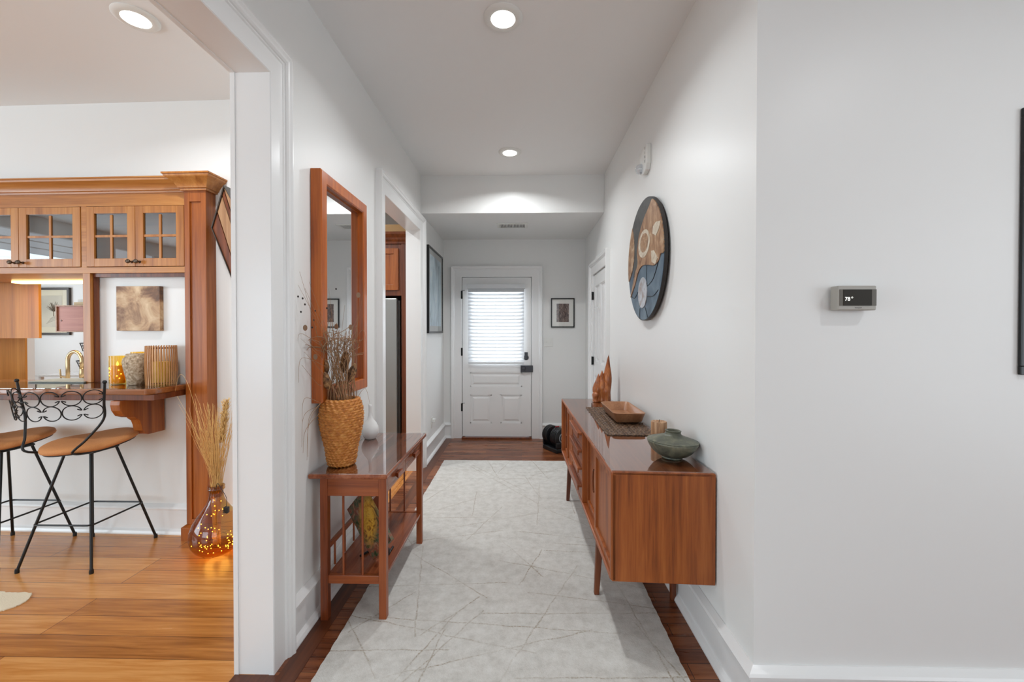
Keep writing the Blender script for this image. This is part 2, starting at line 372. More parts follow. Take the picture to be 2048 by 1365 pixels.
def copy_tree(o, parent=None):
    c = o.copy(); COL.objects.link(c)
    if parent is not None: c.parent = parent
    for ch in [x for x in bpy.data.objects if x.parent == o]: copy_tree(ch, c)
    return c
def struct(name, bm, mat, **kw):
    return obj(name, bm, mat, kind='structure', **kw)
def text_mesh(name, body, size, mat, parent, loc, rot, extrude=.0004, M_=None, align='LEFT'):
    cu = bpy.data.curves.new(name, 'FONT'); cu.body = body; cu.size = size; cu.extrude = extrude; cu.align_x = align
    to = bpy.data.objects.new(name, cu); COL.objects.link(to)
    bpy.context.view_layer.update()
    me = bpy.data.meshes.new_from_object(to.evaluated_get(bpy.context.evaluated_depsgraph_get()))
    bpy.data.objects.remove(to)
    bm = bmesh.new(); bm.from_mesh(me)
    from mathutils import Euler
    T = Matrix.Translation(loc) @ Euler(rot).to_matrix().to_4x4()
    bmesh.ops.transform(bm, matrix=T, verts=bm.verts)
    return obj(name, bm, mat, parent)
# the kitchen bar wall runs 1.5 degrees off square
KM = Matrix.Translation((-2, 2.85, 0)) @ Matrix.Rotation(R(-1.5), 4, 'Z') @ Matrix.Translation((2, -2.85, 0))

# ---------------------------------------------------------------- structure
XL, XR, YB, YC, ZC, ZL = -1.02, .83, 5.47, 1.51, 2.97, 2.59
TW = .125
struct('floor', boxes((-1.08, 4.0, -4, 5.47, -.05, 0)), M['hallfloor'])
struct('floor', boxes((-6.8, -1.08, -4, 2.87, -.05, 0)), M['kfloor'])
struct('floor', boxes((-6.8, -1.08, 2.87, 5.6, -.05, 0)), M['kfloor2'])
for x0, x1, y0, y1 in ((-.984, -.905, 1.80, 5.42), (-1.08, -.985, -4, 1.82), (-1.08, -.985, 3.0, 4.2)):
    pass
struct('trim_1', boxes((-.982, -.90, 1.60, 5.43, 0, .0015), (-1.16, -.982, 1.45, 1.66, 0, .0015)), M['border'])
struct('ceiling', boxes((-6.8, 4.0, -4, 5.6, ZC, ZC+.08)), M['ceil'])
struct('ceiling', boxes((XL+.001, XR-.001, 4.25, YB-.001, ZL, ZC)), M['wall'])
# hall's long wall with its two cased openings
struct('wall_left', boxes((XL-TW, XL, -4, -1.2, 0, ZC), (XL-TW, XL, -1.2, 1.675, 2.435, ZC), (XL-TW, XL, 1.675, 3.055, 0, ZC),
                          (XL-TW, XL, 3.055, 4.165, 2.41, ZC), (XL-TW, XL, 4.165, YB+.12, 0, ZC)), M['wall'])
struct('wall_right', boxes((XR, XR+.12, YC, 4.09, 0, ZC), (XR, XR+.12, 4.09, 4.83, 2.04, ZC), (XR, XR+.12, 4.83, YB+.12, 0, ZC), (XR+.12, XR+.16, 4.0, 4.9, 0, 2.1)), M['wall'])
struct('wall_back', boxes((XL-.12, -.775, YB, YB+.12, 0, ZC), (-.775, .132, YB, YB+.12, 2.10, ZC), (.132, XR+.12, YB, YB+.12, 0, ZC)), M['wall'])
struct('wall_front', boxes((XR+.12, 4.0, YC, YC+.12, 0, ZC)), M['wall'])
# rooms behind the camera, with window openings
struct('wall_rear', boxes((-6.8, 4, -4.1, -4, 0, .5), (-6.8, 4, -4.1, -4, 2.5, ZC), (-6.8, -4.9, -4.1, -4, .5, 2.5), (-1.9, -.15, -4.1, -4, .5, 2.5), (3.05, 4, -4.1, -4, .5, 2.5)), M['wall'])
struct('wall_east', boxes((4, 4.1, -4, YC, 0, .5), (4, 4.1, -4, YC, 2.5, ZC), (4, 4.1, -4, -2.5, .5, 2.5), (4, 4.1, .1, YC, .5, 2.5)), M['wall'])
struct('wall_west', boxes((-6.9, -6.8, -4, 5.6, 0, .7), (-6.9, -6.8, -4, 5.6, 2.75, ZC), (-6.9, -6.8, -4, -2.4, .7, 2.75), (-6.9, -6.8, -.9, -.6, .7, 2.75), (-6.9, -6.8, 1.2, 3.6, .7, 2.75), (-6.9, -6.8, 3.6, 4.8, 2.3, 2.75), (-6.9, -6.8, 4.8, 5.6, .7, 2.75)), M['wall'])
struct('wall_north', boxes((-6.8, XL-.12, YB, YB+.12, 0, ZC)), M['wall'])
def window_frame(name, bm): struct(name, bm, M['trim'])
window_frame('window_1', boxes((-.15, 3.05, -4.06, -4.03, 1.47, 1.53), (.87, .95, -4.07, -4.02, .5, 2.5), (1.95, 2.03, -4.07, -4.02, .5, 2.5), (-.15, -.1, -4.07, -4.0, .5, 2.5), (3.0, 3.05, -4.07, -4.0, .5, 2.5)))
window_frame('window_2', boxes((-4.9, -1.9, -4.06, -4.03, 1.47, 1.53), (-3.94, -3.86, -4.07, -4.02, .5, 2.5), (-2.94, -2.86, -4.07, -4.02, .5, 2.5), (-4.9, -4.85, -4.07, -4, .5, 2.5), (-1.95, -1.9, -4.07, -4, .5, 2.5)))
window_frame('window_3', boxes((4.02, 4.07, -1.25, -1.15, .5, 2.5), (4.03, 4.06, -2.5, .1, 1.47, 1.53)))
window_frame('window_4', boxes((-6.87, -6.82, .26, .34, .7, 2.75), (-6.86, -6.83, -2.4, 1.2, 1.67, 1.75), (-6.87, -6.82, -1.69, -1.61, .7, 2.75), *[(-6.86, -6.80, -.6, 1.2, .74+.09*k, .746+.09*k) for k in range(22)]))
# half wall and opening between dining room and kitchen (slightly off square)
struct('wall_kitchen', boxes((-6.8, -1.146, 2.83, 2.95, 0, 1.0), (-2.955, -1.146, 2.83, 2.95, 1.0, 2.97), (-6.8, -2.955, 2.83, 2.95, 1.80, 2.97)), M['wall'], M_=KM)

BASE = [(0, 0), (.040, 0), (.040, .008), (.033, .022), (.022, .030), (.018, .034), (.018, .160), (.021, .165), (.031, .168), (.032, .176), (.026, .184), (.012, .194), (.004, .2), (0, .2)]
def baseboard(name, p0, p1, nrm, m0=0, m1=0, M_=None):
    p0 = Vector((*p0, 0)); p1 = Vector((*p1, 0)); n = Vector((*nrm, 0)); d = (p1-p0).normalized()
    bm = bmesh.new()
    loft(bm, [[p0+n*u-d*u*m0+Vector((0, 0, z)) for u, z in BASE], [p1+n*u+d*u*m1+Vector((0, 0, z)) for u, z in BASE]])
    return struct(name, bm, M['trim'], M_=M_)
baseboard('baseboard_left', (XL, 1.79), (XL, 2.92), (1, 0))
baseboard('baseboard_left', (XL, 4.31), (XL, YB), (1, 0), 0, -1)
baseboard('baseboard_back', (XL, YB), (-.912, YB), (0, -1), -1, 0)
baseboard('baseboard_back', (.256, YB), (XR, YB), (0, -1), 0, -1)
baseboard('baseboard_right', (XR, 5.0), (XR, YB), (-1, 0), 0, -1)
baseboard('baseboard_right', (XR, YC), (XR, 3.945), (-1, 0), 1, 0)
baseboard('baseboard_front', (XR, YC), (4.0, YC), (0, -1), 1, 0)
baseboard('baseboard_kitchen', (-6.8, 2.83), (-2.262, 2.83), (0, -1), 0, 0, KM)
baseboard('baseboard_kitchen', (-2.08, 2.83), (-1.146, 2.83), (0, -1), 0, 0, KM)

CAS = [(-.0, 0), (0, .018), (.004, .021), (.092, .021), (.097, .026), (.103, .026), (.106, .032), (.113, .038), (.122, .040), (.132, .046), (.138, .046), (.14, .042), (.14, 0)]
def casing(name, ax, plane, nsign, a0, a1, ztop, wscale=1.0, z0=0.0, extra=None, sides=(1, 1)):
    # opening from a0 to a1 along the wall, top at ztop; path: up one jamb, across, down the other
    bm = bmesh.new()
    def P(a, z, t):
        c = plane+nsign*t
        return (c, a, z) if ax == 'X' else (a, c, z)
    rings = []
    for key in range(4):
        ring = []
        for w, t in CAS:
            w *= wscale
            a, z = ((a0-w, z0), (a0-w, ztop+w), (a1+w, ztop+w), (a1+w, z0))[key]
            ring.append(P(a, z, t))
        rings.append(ring)
    loft(bm, rings)
    if extra:
        for b in extra: box(bm, *b)
    return struct(name, bm, M['trim'], bevel=0)
# near opening: casing + jamb lining
casing('trim_2', 'X', XL, 1, -1.2, 1.66, 2.424, .88, extra=[(XL-TW-.004, XL+.004, 1.664, 1.676, 0, 2.43), (XL-TW-.004, XL+.004, -1.2, 1.664, 2.426, 2.44), (XL-TW-.004, XL+.004, -1.21, -1.195, 0, 2.43)])
casing('trim_3', 'X', XL-TW, -1, -1.2, 1.66, 2.424, .88)
casing('trim_4', 'X', XL, 1, 3.07, 4.15, 2.397, 1.0, extra=[(XL-TW-.004, XL+.004, 4.153, 4.166, 0, 2.40), (XL-TW-.004, XL+.004, 3.054, 3.066, 0, 2.40), (XL-TW-.004, XL+.004, 3.066, 4.153, 2.40, 2.411)])
casing('trim_5', 'Y', YB, -1, -.775, .132, 2.10, 1.0, extra=[(-.80, -.745, 5.50, 5.53, 0, 2.11), (.10, .15, 5.50, 5.53, 0, 2.11), (-.80, .15, 5.50, 5.53, 2.075, 2.12)])  # extra boxes: stop strips added to block light leaking round the door
casing('trim_6', 'X', XR, -1, 4.095, 4.825, 2.035, 1.0)
struct('trim_7', boxes((-.775, .132, 5.40, 5.6, 0, .022)), M['darkcherry'], bevel=.004)

# ---------------------------------------------------------------- front door
def panel_door(bm, x0, x1, z0, z1, y0, y1, opens, recess=.012):
    # solid slab with sunk panels on the front face y0 ; opens = [(xa,xb,za,zb,through)]
    xs = sorted({x0, x1, *[o[0] for o in opens], *[o[1] for o in opens]}); zs = sorted({z0, z1, *[o[2] for o in opens], *[o[3] for o in opens]})
    for i in range(len(xs)-1):
        for j in range(len(zs)-1):
            cx, cz = (xs[i]+xs[i+1])/2, (zs[j]+zs[j+1])/2
            hit = [o for o in opens if o[0] < cx < o[1] and o[2] < cz < o[3]]
            if hit and hit[0][4]: continue
            if hit: continue
            box(bm, xs[i], xs[i+1], y0, y1, zs[j], zs[j+1])
    for xa, xb, za, zb, thr in opens:
        if not thr:
            box(bm, xa, xb, y0+recess, y1-.005, za, zb)
            m = .03
            loft(bm, [[(xa+m, y0+recess, za+m), (xb-m, y0+recess, za+m), (xb-m, y0+recess, zb-m), (xa+m, y0+recess, zb-m)],
                      [(xa+m+.022, y0+.004, za+m+.022), (xb-m-.022, y0+.004, za+m+.022), (xb-m-.022, y0+.004, zb-m-.022), (xa+m+.022, y0+.004, zb-m-.022)]])
        for (ax0, ax1, az0, az1) in ((xa, xb, za, za+.012), (xa, xb, zb-.012, zb), (xa, xa+.012, za, zb), (xb-.012, xb, za, zb)):
            box(bm, ax0, ax1, y0+.004, y0+recess+.002, az0, az1)
dr = obj('door_1', bmesh.new(), M['door'], kind='structure')
bpy.data.objects.remove(dr)
bm = bmesh.new()
DY = 5.452
panel_door(bm, -.767, .124, .03, 2.092, DY, DY+.045, [(-.645, -.005, 1.0, 1.95, True), (-.669, .007, .675, .863, False), (-.669, -.389, .197, .57, False), (-.272, .004, .199, .571, False)])
bmesh.ops.remove_doubles(bm, verts=bm.verts, dist=1e-5)
door1 = struct('door_1', bm, M['door'])
obj('pane', boxes((-.645, -.005, DY+.018, DY+.024, 1.0, 1.95)), M['pane'], door1)
bm = boxes((-.012, .148, DY-.035, DY, .868, .954)); lathe(bm, [(.0, -.052), (.012, -.052), (.013, -.04), (.013, -.034)], (.035, DY, .905), 16, 'Y')
rl = obj('rim_lock', bm, M['pewter'], door1, bevel=.003)
bm = bmesh.new(); lathe(bm, [(0, -.085), (.018, -.083), (.024, -.07), (.018, -.058), (.008, -.052), (.008, -.034)], (.03, DY, .92), 20, 'Y'); obj('knob', bm, M['pewter'], rl, smooth=True)
bm = bmesh.new(); lathe(bm, [(.0, -.012), (.03, -.011), (.034, -.006), (.034, 0)], (.06, DY, 1.055), 24, 'Y'); box(bm, .038, .082, DY-.01, DY, 1.04, 1.125); box(bm, .054, .066, DY-.026, DY-.01, 1.045, 1.085)
obj('deadbolt', bm, M['pewter'], door1, bevel=.002)
for z in (1.87, 1.13, .405):
    bm = boxes((-.789, -.765, DY-.004, DY+.004, z-.05, z+.05)); tube(bm, [(-.777, DY-.006, z-.052), (-.777, DY-.006, z+.052)], .007, 8)
    if z != 1.13: tube(bm, [(-.777, DY-.01, z+.052), (-.735, DY-.012, z+.058)], .003, 6)
    obj('hinge', bm, M['black'], door1)
# porch beyond the door
struct('exterior_porch', boxes((-2.2, 1.6, 5.6, 7.6, -.12, -.04)), plain('porch concrete', (190, 190, 186), .8))
# blind
bl = thing('window_blind', (-.33, 5.41, .975), 'white slatted blind covering the glass of the front door', 'blind')
obj('headrail', boxes((-.70, .045, 5.375, 5.45, 1.945, 2.0)), M['blind'], bl, bevel=.003)
bm = bmesh.new()
NS = 21
for i in range(NS):
    z = 1.025+i*(1.925-1.025)/(NS-1); t = R(58)
    c, s = math.cos(t)*.024, math.sin(t)*.024
    n = (math.sin(t)*.0012, math.cos(t)*.0012)
    pts = [(-c, -s), (0, -.0), (c, s)]
    y0 = 5.412
    prism(bm, [(y0-c, z-s*-1*-1), (y0+n[0]*2, z+n[1]*2), (y0+c, z+s), (y0+c+n[0], z+s+n[1]-.003), (y0, z-.001), (y0-c, z-s-.003)], 'X', -.688, .033)
obj('slat', bm, M['blind'], bl)
obj('bottom_rail', boxes((-.688, .033, 5.398, 5.426, .975, 1.0)), M['blind'], bl, bevel=.003)
bm = bmesh.new()
for x in (-.57, -.33, -.09): tube(bm, [(x, 5.386, .985), (x, 5.386, 1.95)], .0015, 5)
obj('cord', bm, M['blind'], bl)

# side door in the right wall, seen edge on
bm = bmesh.new()
panel_door(bm, 4.10, 4.82, .01, 2.03, 0, .04, [(4.2, 4.42, .2, .9, False), (4.5, 4.72, .2, .9, False), (4.2, 4.42, 1.05, 1.9, False), (4.5, 4.72, 1.05, 1.9, False)])
bmesh.ops.transform(bm, matrix=Matrix(((0, 1, 0, XR-.004), (1, 0, 0, 0), (0, 0, 1, 0), (0, 0, 0, 1))), verts=bm.verts)
door2 = struct('door_2', bm, M['door'])
for z in (1.80, 1.06, .3):
    bm = boxes((XR-.018, XR-.004, 4.815, 4.832, z-.045, z+.045)); tube(bm, [(XR-.024, 4.823, z-.047), (XR-.024, 4.823, z+.047)], .0065, 8)
    obj('hinge', bm, M['black'], door2)
bm = bmesh.new(); tube(bm, smooth_pts([(XR-.006, 4.46, 1.69), (XR-.03, 4.46, 1.64), (XR-.06, 4.46, 1.63), (XR-.065, 4.46, 1.66)], 5), .004, 6); tube(bm, [(XR-.008, 4.46, 1.63), (XR-.008, 4.46, 1.73)], .004, 6)
obj('coat_hook', bm, M['porcelain'], door2, smooth=True)

# ---------------------------------------------------------------- ceiling lights, vent, alarm, switch, outlet
def downlight(x, y, label, power, spread=150):
    t = thing('ceiling_light', (x, y, ZC), label, 'ceiling light', 'recessed ceiling downlights')
    bm = bmesh.new(); lathe(bm, [(.098, 0), (.098, -.004), (.09, -.012), (.075, -.016), (.061, -.012), (.061, -.002)], (x, y, ZC), 48, cap=False)
    obj('trim_ring', bm, M['plasticw'], t, smooth=True)
    bm = bmesh.new(); lathe(bm, [(0, -.012), (.058, -.012), (.061, -.006), (.061, -.001), (0, -.001)], (x, y, ZC), 40)
    obj('lens', bm, M['lens'], t)
    d = bpy.data.lights.new('downlight_lamp', 'AREA'); d.shape = 'DISK'; d.size = .11; d.energy = power; d.color = (.94, .975, 1); d.spread = R(spread)
    lo = bpy.data.objects.new('downlight_lamp', d); COL.objects.link(lo); lo.location = (0, 0, -.018); lo.parent = t
    return t
downlight(-.093, 2.124, 'round recessed ceiling light nearer the camera in the hallway ceiling', 9.5, 145)
downlight(-.103, 3.703, 'round recessed ceiling light just before the dropped ceiling beam', 12, 150)
downlight(-1.937, 2.084, 'round recessed ceiling light over the bar stools in the dining area', 9)
downlight(1.9, .2, 'round recessed ceiling light in the living room ceiling past the thermostat wall', 7)
downlight(-3.4, 4.1, 'added unseen ceiling light inside the kitchen beyond the bar', 13)  # unseen fixture, added to light the kitchen interior
downlight(-1.9, 3.6, 'added unseen ceiling light inside the kitchen near the refrigerator', 15)  # also unseen, added so light spills through the second doorway

vt = thing('ceiling_vent', (-.105, 4.75, ZL), 'white air vent with dark louvre slots in the lowered ceiling', 'air vent')
obj('vent_frame', boxes((-.28, .072, 4.645, 4.672, ZL-.01, ZL), (-.28, .072, 4.824, 4.851, ZL-.01, ZL), (-.28, -.245, 4.672, 4.824, ZL-.01, ZL), (.037, .072, 4.672, 4.824, ZL-.01, ZL)), M['plasticw'], vt, bevel=.003)
obj('dark_backing', boxes((-.245, .037, 4.672, 4.824, ZL-.002, ZL)), M['plastick'], vt)  # flat dark sheet standing in for the shade behind the louvres
bm = bmesh.new()
for i in range(17):
    x = -.245+.0165*(i+.5); box(bm, x-.0035, x+.0035, 4.672, 4.824, ZL-.012, ZL-.003)
obj('louvre', bm, M['plasticw'], vt)

fa = thing('fire_alarm_strobe', (XR, 2.83, 2.5), 'small white fire alarm strobe high on the wall above round art', 'fire alarm')
bm = bmesh.new(); prism(bm, [(2.72, 2.475), (2.745, 2.44), (2.80, 2.425), (2.86, 2.445), (2.885, 2.475), (2.885, 2.60), (2.72, 2.60)], 'X', XR-.03, XR)
obj('housing', bm, M['plasticw'], fa, bevel=.005)
bm = bmesh.new(); lathe(bm, [(.032, -.0), (.032, -.016), (.026, -.03), (.012, -.038), (0, -.04)], (XR-.03, 2.835, 2.475), 24, 'X'); obj('strobe_lens', bm, glass('strobe glass', (.9, .92, .95), 1.5, .05, .15), fa, smooth=True)
for i, ch in enumerate('FIRE'):
    text_mesh('lettering', ch, .024, M['printgrey'], fa, (XR-.031, 2.762, 2.573-i*.028), (R(90), 0, R(-90)))

sw = thing('light_switch', (.352, YB, 1.2), 'white double light switch plate beside the front door', 'light switch')
obj('plate', boxes((.295, .409, YB-.008, YB, 1.197, 1.313)), M['plasticw'], sw, bevel=.003)
for x in (.33, .375): obj('toggle', boxes((x-.005, x+.005, YB-.018, YB-.008, 1.245, 1.262)), M['plasticw'], sw, bevel=.001)
ol = thing('wall_outlet', (XL, 4.75, .33), 'white wall outlet above the baseboard beyond the second doorway', 'outlet')
obj('plate', boxes((XL, XL+.008, 4.70, 4.78, .30, .42)), M['plasticw'], ol, bevel=.003)
obj('plug', boxes((XL+.008, XL+.045, 4.72, 4.76, .365, .40)), M['plasticw'], ol, bevel=.004)

# thermostat
th = thing('thermostat', (1.145, YC, 1.505), 'silver digital thermostat reading 78 degrees on the grey wall', 'thermostat')
obj('housing', boxes((1.084, 1.212, YC-.046, YC-.008, 1.464, 1.548)), M['thermgrey'], th, bevel=.003)
obj('back_plate', boxes((1.098, 1.20, YC-.008, YC, 1.475, 1.538)), M['plasticw'], th)
obj('bezel', boxes((1.088, 1.2115, YC-.0475, YC-.045, 1.479, 1.535)), M['thermside'], th)
scr = obj('screen', boxes((1.1, 1.195, YC-.049, YC-.0475, 1.4795, 1.5345)), M['screen'], th)
text_mesh('digits', '78', .0185, M['glyph'], th, (1.1035, YC-.0495, 1.496), (R(90), 0, 0))
bm = bmesh.new(); tube(bm, [(1.128+.0026*math.cos(k*math.pi/8), YC-.0497, 1.5068+.0026*math.sin(k*math.pi/8)) for k in range(16)], .0005, 5, True); obj('degree_mark', bm, M['glyph'], th)
text_mesh('maker_mark', 'Honeywell', .0052, M['printgrey'], th, (1.140, YC-.0463, 1.4705), (R(90), 0, 0), .0002)

# black framed picture cut by the edge of the view
def picture(name, label, cat, loc, M_, w, h, fw, depth, matw, art, glazed=True, framemat=None, matmat=None):
    # built in local XZ facing -Y at y=0 (wall at y=depth), then moved by M_
    t = thing(name, loc, label, cat)
    fm = framemat or M['blackframe']
    obj('frame', boxes((-w/2, w/2, 0, depth, h/2-fw, h/2), (-w/2, w/2, 0, depth, -h/2, -h/2+fw), (-w/2, -w/2+fw, 0, depth, -h/2+fw, h/2-fw), (w/2-fw, w/2, 0, depth, -h/2+fw, h/2-fw)), fm, t, bevel=.002, M_=M_)
    obj('mat_board', boxes((-w/2+fw, w/2-fw, depth*.45, depth*.9, -h/2+fw, h/2-fw)), matmat or M['paper'], t, M_=M_)
    i = fw+matw
    obj('print', boxes((-w/2+i, w/2-i, depth*.4, depth*.45, -h/2+i, h/2-i)), art, t, M_=M_)
    if glazed: obj('glazing', boxes((-w/2+fw, w/2-fw, depth*.15, depth*.2, -h/2+fw, h/2-fw)), M['pane'], t, M_=M_)
    return t
picture('framed_picture', 'black framed picture on the grey wall past the thermostat', 'picture', (2.03, YC, 1.69), Matrix.Translation((2.085, YC-.014, 1.703)), .70, .926, .03, .012, .08,
        blotch('dark print', [(.3, (30, 30, 32)), (.6, (120, 118, 116))], 5))
# small framed photo on back wall
bark = blotch('birch photo', [(.3, (34, 26, 24)), (.45, (88, 70, 64)), (.6, (140, 118, 110)), (.75, (188, 170, 160))], 26, 8, 1.2, .5, 4, 0, (2.2, 1, .7))
picture('framed_photo', 'small black framed tree photo with white mat beside front door', 'picture', (.534, YB, 1.635), Matrix.Translation((.534, YB-.022, 1.635)), .304, .38, .014, .02, .058, bark)
# tall framed picture on the hall's long wall
blue = blotch('pale blue misty print', [(.3, (110, 132, 142)), (.45, (168, 194, 208)), (.6, (202, 220, 228)), (.75, (226, 232, 234))], 5, 5, 1.0, .5, 9, 0, (2.5, 1, .5))
ML = Matrix.Translation((XL+.027, 4.90, 1.852)) @ Matrix.Rotation(R(90), 4, 'Z')
picture('framed_picture', 'tall black framed pale blue print beyond the second doorway', 'picture', (XL, 4.90, 1.852), ML, .80, .955, .022, .026, .06, blue, matmat=plain('grey mat board', (176, 178, 176), .8))

# ---------------------------------------------------------------- wall mirror
mi = thing('wall_mirror', (XL, 2.31, 1.61), 'tall rectangular mirror in a broad orange wood frame above the console', 'mirror')
def mframe():
    y0, y1, z0, z1 = 2.012, 2.612, 1.042, 2.180
    bm = bmesh.new(); prof = [(0, XL+.002), (0, XL+.05), (.006, XL+.055), (.056, XL+.055), (.062, XL+.05), (.062, XL+.024), (.068, XL+.024), (.068, XL+.002)]
    rings = []
    for key in range(4):
        rings.append([(x, (y0+w, y0+w, y1-w, y1-w)[key], (z0+w, z1-w, z1-w, z0+w)[key]) for w, x in prof])
    rings.append(rings[0]); loft(bm, rings, cap=False)
    bmesh.ops.remove_doubles(bm, verts=bm.verts, dist=1e-6)
    return bm
obj('frame', mframe(), M['mirrorwood'], mi)
obj('mirror_glass', boxes((XL+.004, XL+.016, 2.07, 2.554, 1.10, 2.122)), M['mirror'], mi)

# ---------------------------------------------------------------- console table
ct = thing('console_table', (-.82, 2.37, 0), 'mahogany console table with drawers and a glass top under the mirror', 'table')
T0, T1, TA, TB = -1.014, -.636, 1.962, 2.79    # x range, y range of the top
bm = boxes((T0, T1, TA, TB, .69, .712)); obj('tabletop', bm, M['tableY'], ct, bevel=.006)
obj('glass_top', boxes((T0+.003, T1-.003, TA+.003, TB-.003, .7125, .7165)), M['topglass'], ct)
LEG = ((-.966, 1.982), (-.683, 1.982), (-.966, 2.70), (-.683, 2.70))
for x, y in LEG: obj('leg', boxes((x, x+.036, y, y+.036, 0, .69)), M['table'], ct, bevel=.003)
obj('end_apron', boxes((-.93, -.683, 1.986, 2.006, .602, .69)), M['tableX'], ct, bevel=.001)
obj('end_apron', boxes((-.93, -.683, 2.712, 2.732, .602, .69)), M['tableX'], ct, bevel=.001)
obj('end_stretcher', boxes((-.93, -.683, 1.988, 2.01, .177, .217)), M['tableX'], ct, bevel=.002)
obj('end_stretcher', boxes((-.93, -.683, 2.708, 2.73, .177, .217)), M['tableX'], ct, bevel=.002)
obj('shelf', boxes((-.94, -.654, 2.01, 2.708, .197, .213)), M['tableY'], ct, bevel=.002)
obj('back_rail', boxes((-.955, -.94, 2.018, 2.70, .325, .35)), M['tableY'], ct, bevel=.002)
obj('back_apron', boxes((-.962, -.945, 2.018, 2.70, .602, .69)), M['tableY'], ct)
for y0, y1 in ((2.022, 2.352), (2.366, 2.696)):
    dw = obj('drawer', boxes((-.672, -.654, y0, y1, .606, .686)), M['tableY'], ct, bevel=.002)
    ym = (y0+y1)/2
    bm = bmesh.new(); loft(bm, [[(-.654, ym-.03, .64), (-.654, ym+.03, .64), (-.654, ym+.03, .656), (-.654, ym-.03, .656)], [(-.634, ym-.045, .634), (-.634, ym+.045, .634), (-.634, ym+.045, .66), (-.634, ym-.045, .66)]])
    obj('pull', bm, M['table'], dw, bevel=.002)
obj('drawer_divider', boxes((-.672, -.653, 2.352, 2.366, .602, .69)), M['tableY'], ct)
for x in (-.859, -.766): obj('spindle', (lambda b: (tube(b, [(x, 1.998, .215), (x, 1.998, .605)], .0055, 10), b)[1])(bmesh.new()), M['table'], ct, smooth=True)
for x in (-.859, -.766): obj('spindle', (lambda b: (tube(b, [(x, 2.72, .215), (x, 2.72, .605)], .0055, 10), b)[1])(bmesh.new()), M['table'], ct, smooth=True)
for y in (2.10, 2.22, 2.34, 2.46, 2.58): obj('spindle', (lambda b: (tube(b, [(-.947, y, .21), (-.947, y, .328)], .0055, 8), b)[1])(bmesh.new()), M['table'], ct, smooth=True)

# painting leaning on its corner under the console
cp = thing('canvas_painting', (-.80, 2.2, .213), 'unframed floral oil painting standing on its corner under the console', 'painting')
flor = None
def floral():
    m, nt, b = base_mat('floral oil paint')
    tc = nt.nodes.new('ShaderNodeTexCoord'); n = nt.nodes.new('ShaderNodeTexNoise'); n.inputs['Scale'].default_value = 19; n.inputs['Detail'].default_value = 7; n.inputs['Distortion'].default_value = 2.2
    nt.links.new(tc.outputs['Object'], n.inputs['Vector'])
    r = ramp(nt, n.outputs[0], [(.3, (24, 26, 18)), (.42, (52, 74, 40)), (.5, (104, 102, 80)), (.58, (142, 66, 44)), (.7, (170, 150, 120))])
    r2 = ramp(nt, n.outputs[0], [(.35, (120, 60, 20)), (.48, (208, 150, 44)), (.6, (226, 180, 70)), (.7, (150, 60, 40))])
    g = nt.nodes.new('ShaderNodeTexGradient'); g.gradient_type = 'SPHERICAL'; mp = nt.nodes.new('ShaderNodeMapping'); mp.inputs['Location'].default_value = (-.1, .3, -1.35); mp.inputs['Scale'].default_value = (14, 5, 6.5)
    nt.links.new(tc.outputs['Object'], mp.inputs['Vector']); nt.links.new(mp.outputs[0], g.inputs['Vector'])
    st = nt.nodes.new('ShaderNodeMath'); st.operation = 'MULTIPLY'; st.inputs[1].default_value = 2.2; st.use_clamp = True; nt.links.new(g.outputs['Fac'], st.inputs[0])
    mx = nt.nodes.new('ShaderNodeMix'); mx.data_type = 'RGBA'; nt.links.new(st.outputs[0], mx.inputs[0]); nt.links.new(r.outputs[0], mx.inputs[6]); nt.links.new(r2.outputs[0], mx.inputs[7]); nt.links.new(mx.outputs[2], b.inputs['Base Color'])
    setp(b, rough=.35); bp = nt.nodes.new('ShaderNodeBump'); bp.inputs['Strength'].default_value = .5; bp.inputs['Distance'].default_value = .004; nt.links.new(n.outputs[0], bp.inputs['Height']); nt.links.new(bp.outputs[0], b.inputs['Normal'])
    return m
flor = floral()
bm = bmesh.new(); th_, ca_, cb_ = R(45), .20, .30
pl_ = [(0, 0), (ca_*math.cos(th_), ca_*math.sin(th_)), (ca_*math.cos(th_)-cb_*math.sin(th_), ca_*math.sin(th_)+cb_*math.cos(th_)), (-cb_*math.sin(th_), cb_*math.cos(th_))]
prism(bm, pl_, 'Y', -.009, .009)
CM2 = Matrix.Translation((-.757, 2.13, .219)) @ Matrix.Rotation(R(-32), 4, 'Z')
obj('canvas', bm, flor, cp, bevel=.002, M_=CM2)
bm = bmesh.new(); tube(bm, [(-.84, 2.16, .22), (-.76, 2.30, .22)], .006, 8); tube(bm, [(-.76, 2.30, .22), (-.79, 2.24, .42)], .006, 8); tube(bm, [(-.70, 2.18, .22), (-.70, 2.18, .25)], .008, 8); tube(bm, [(-.80, 2.23, .22), (-.70, 2.18, .22)], .006, 8)
tube(bm, [(-.70, 2.18, .218), (-.70, 2.26, .218)], .006, 8)
obj('display_stand', bm, M['black'], cp, smooth=True)

# white bottle vase
bm = bmesh.new()
lathe(bm, [(0, 0), (.03, 0), (.035, .004), (.049, .03), (.053, .055), (.048, .08), (.034, .105), (.02, .122), (.013, .14), (.010, .165), (.009, .2), (.0105, .215), (.008, .215), (.007, .18), (.0, .178)], (-.953, 2.62, .7165), 40)
tag(obj('bottle_vase', bm, M['porcelain'], smooth='all'), 'small glossy white porcelain bottle vase on the console table', 'vase')

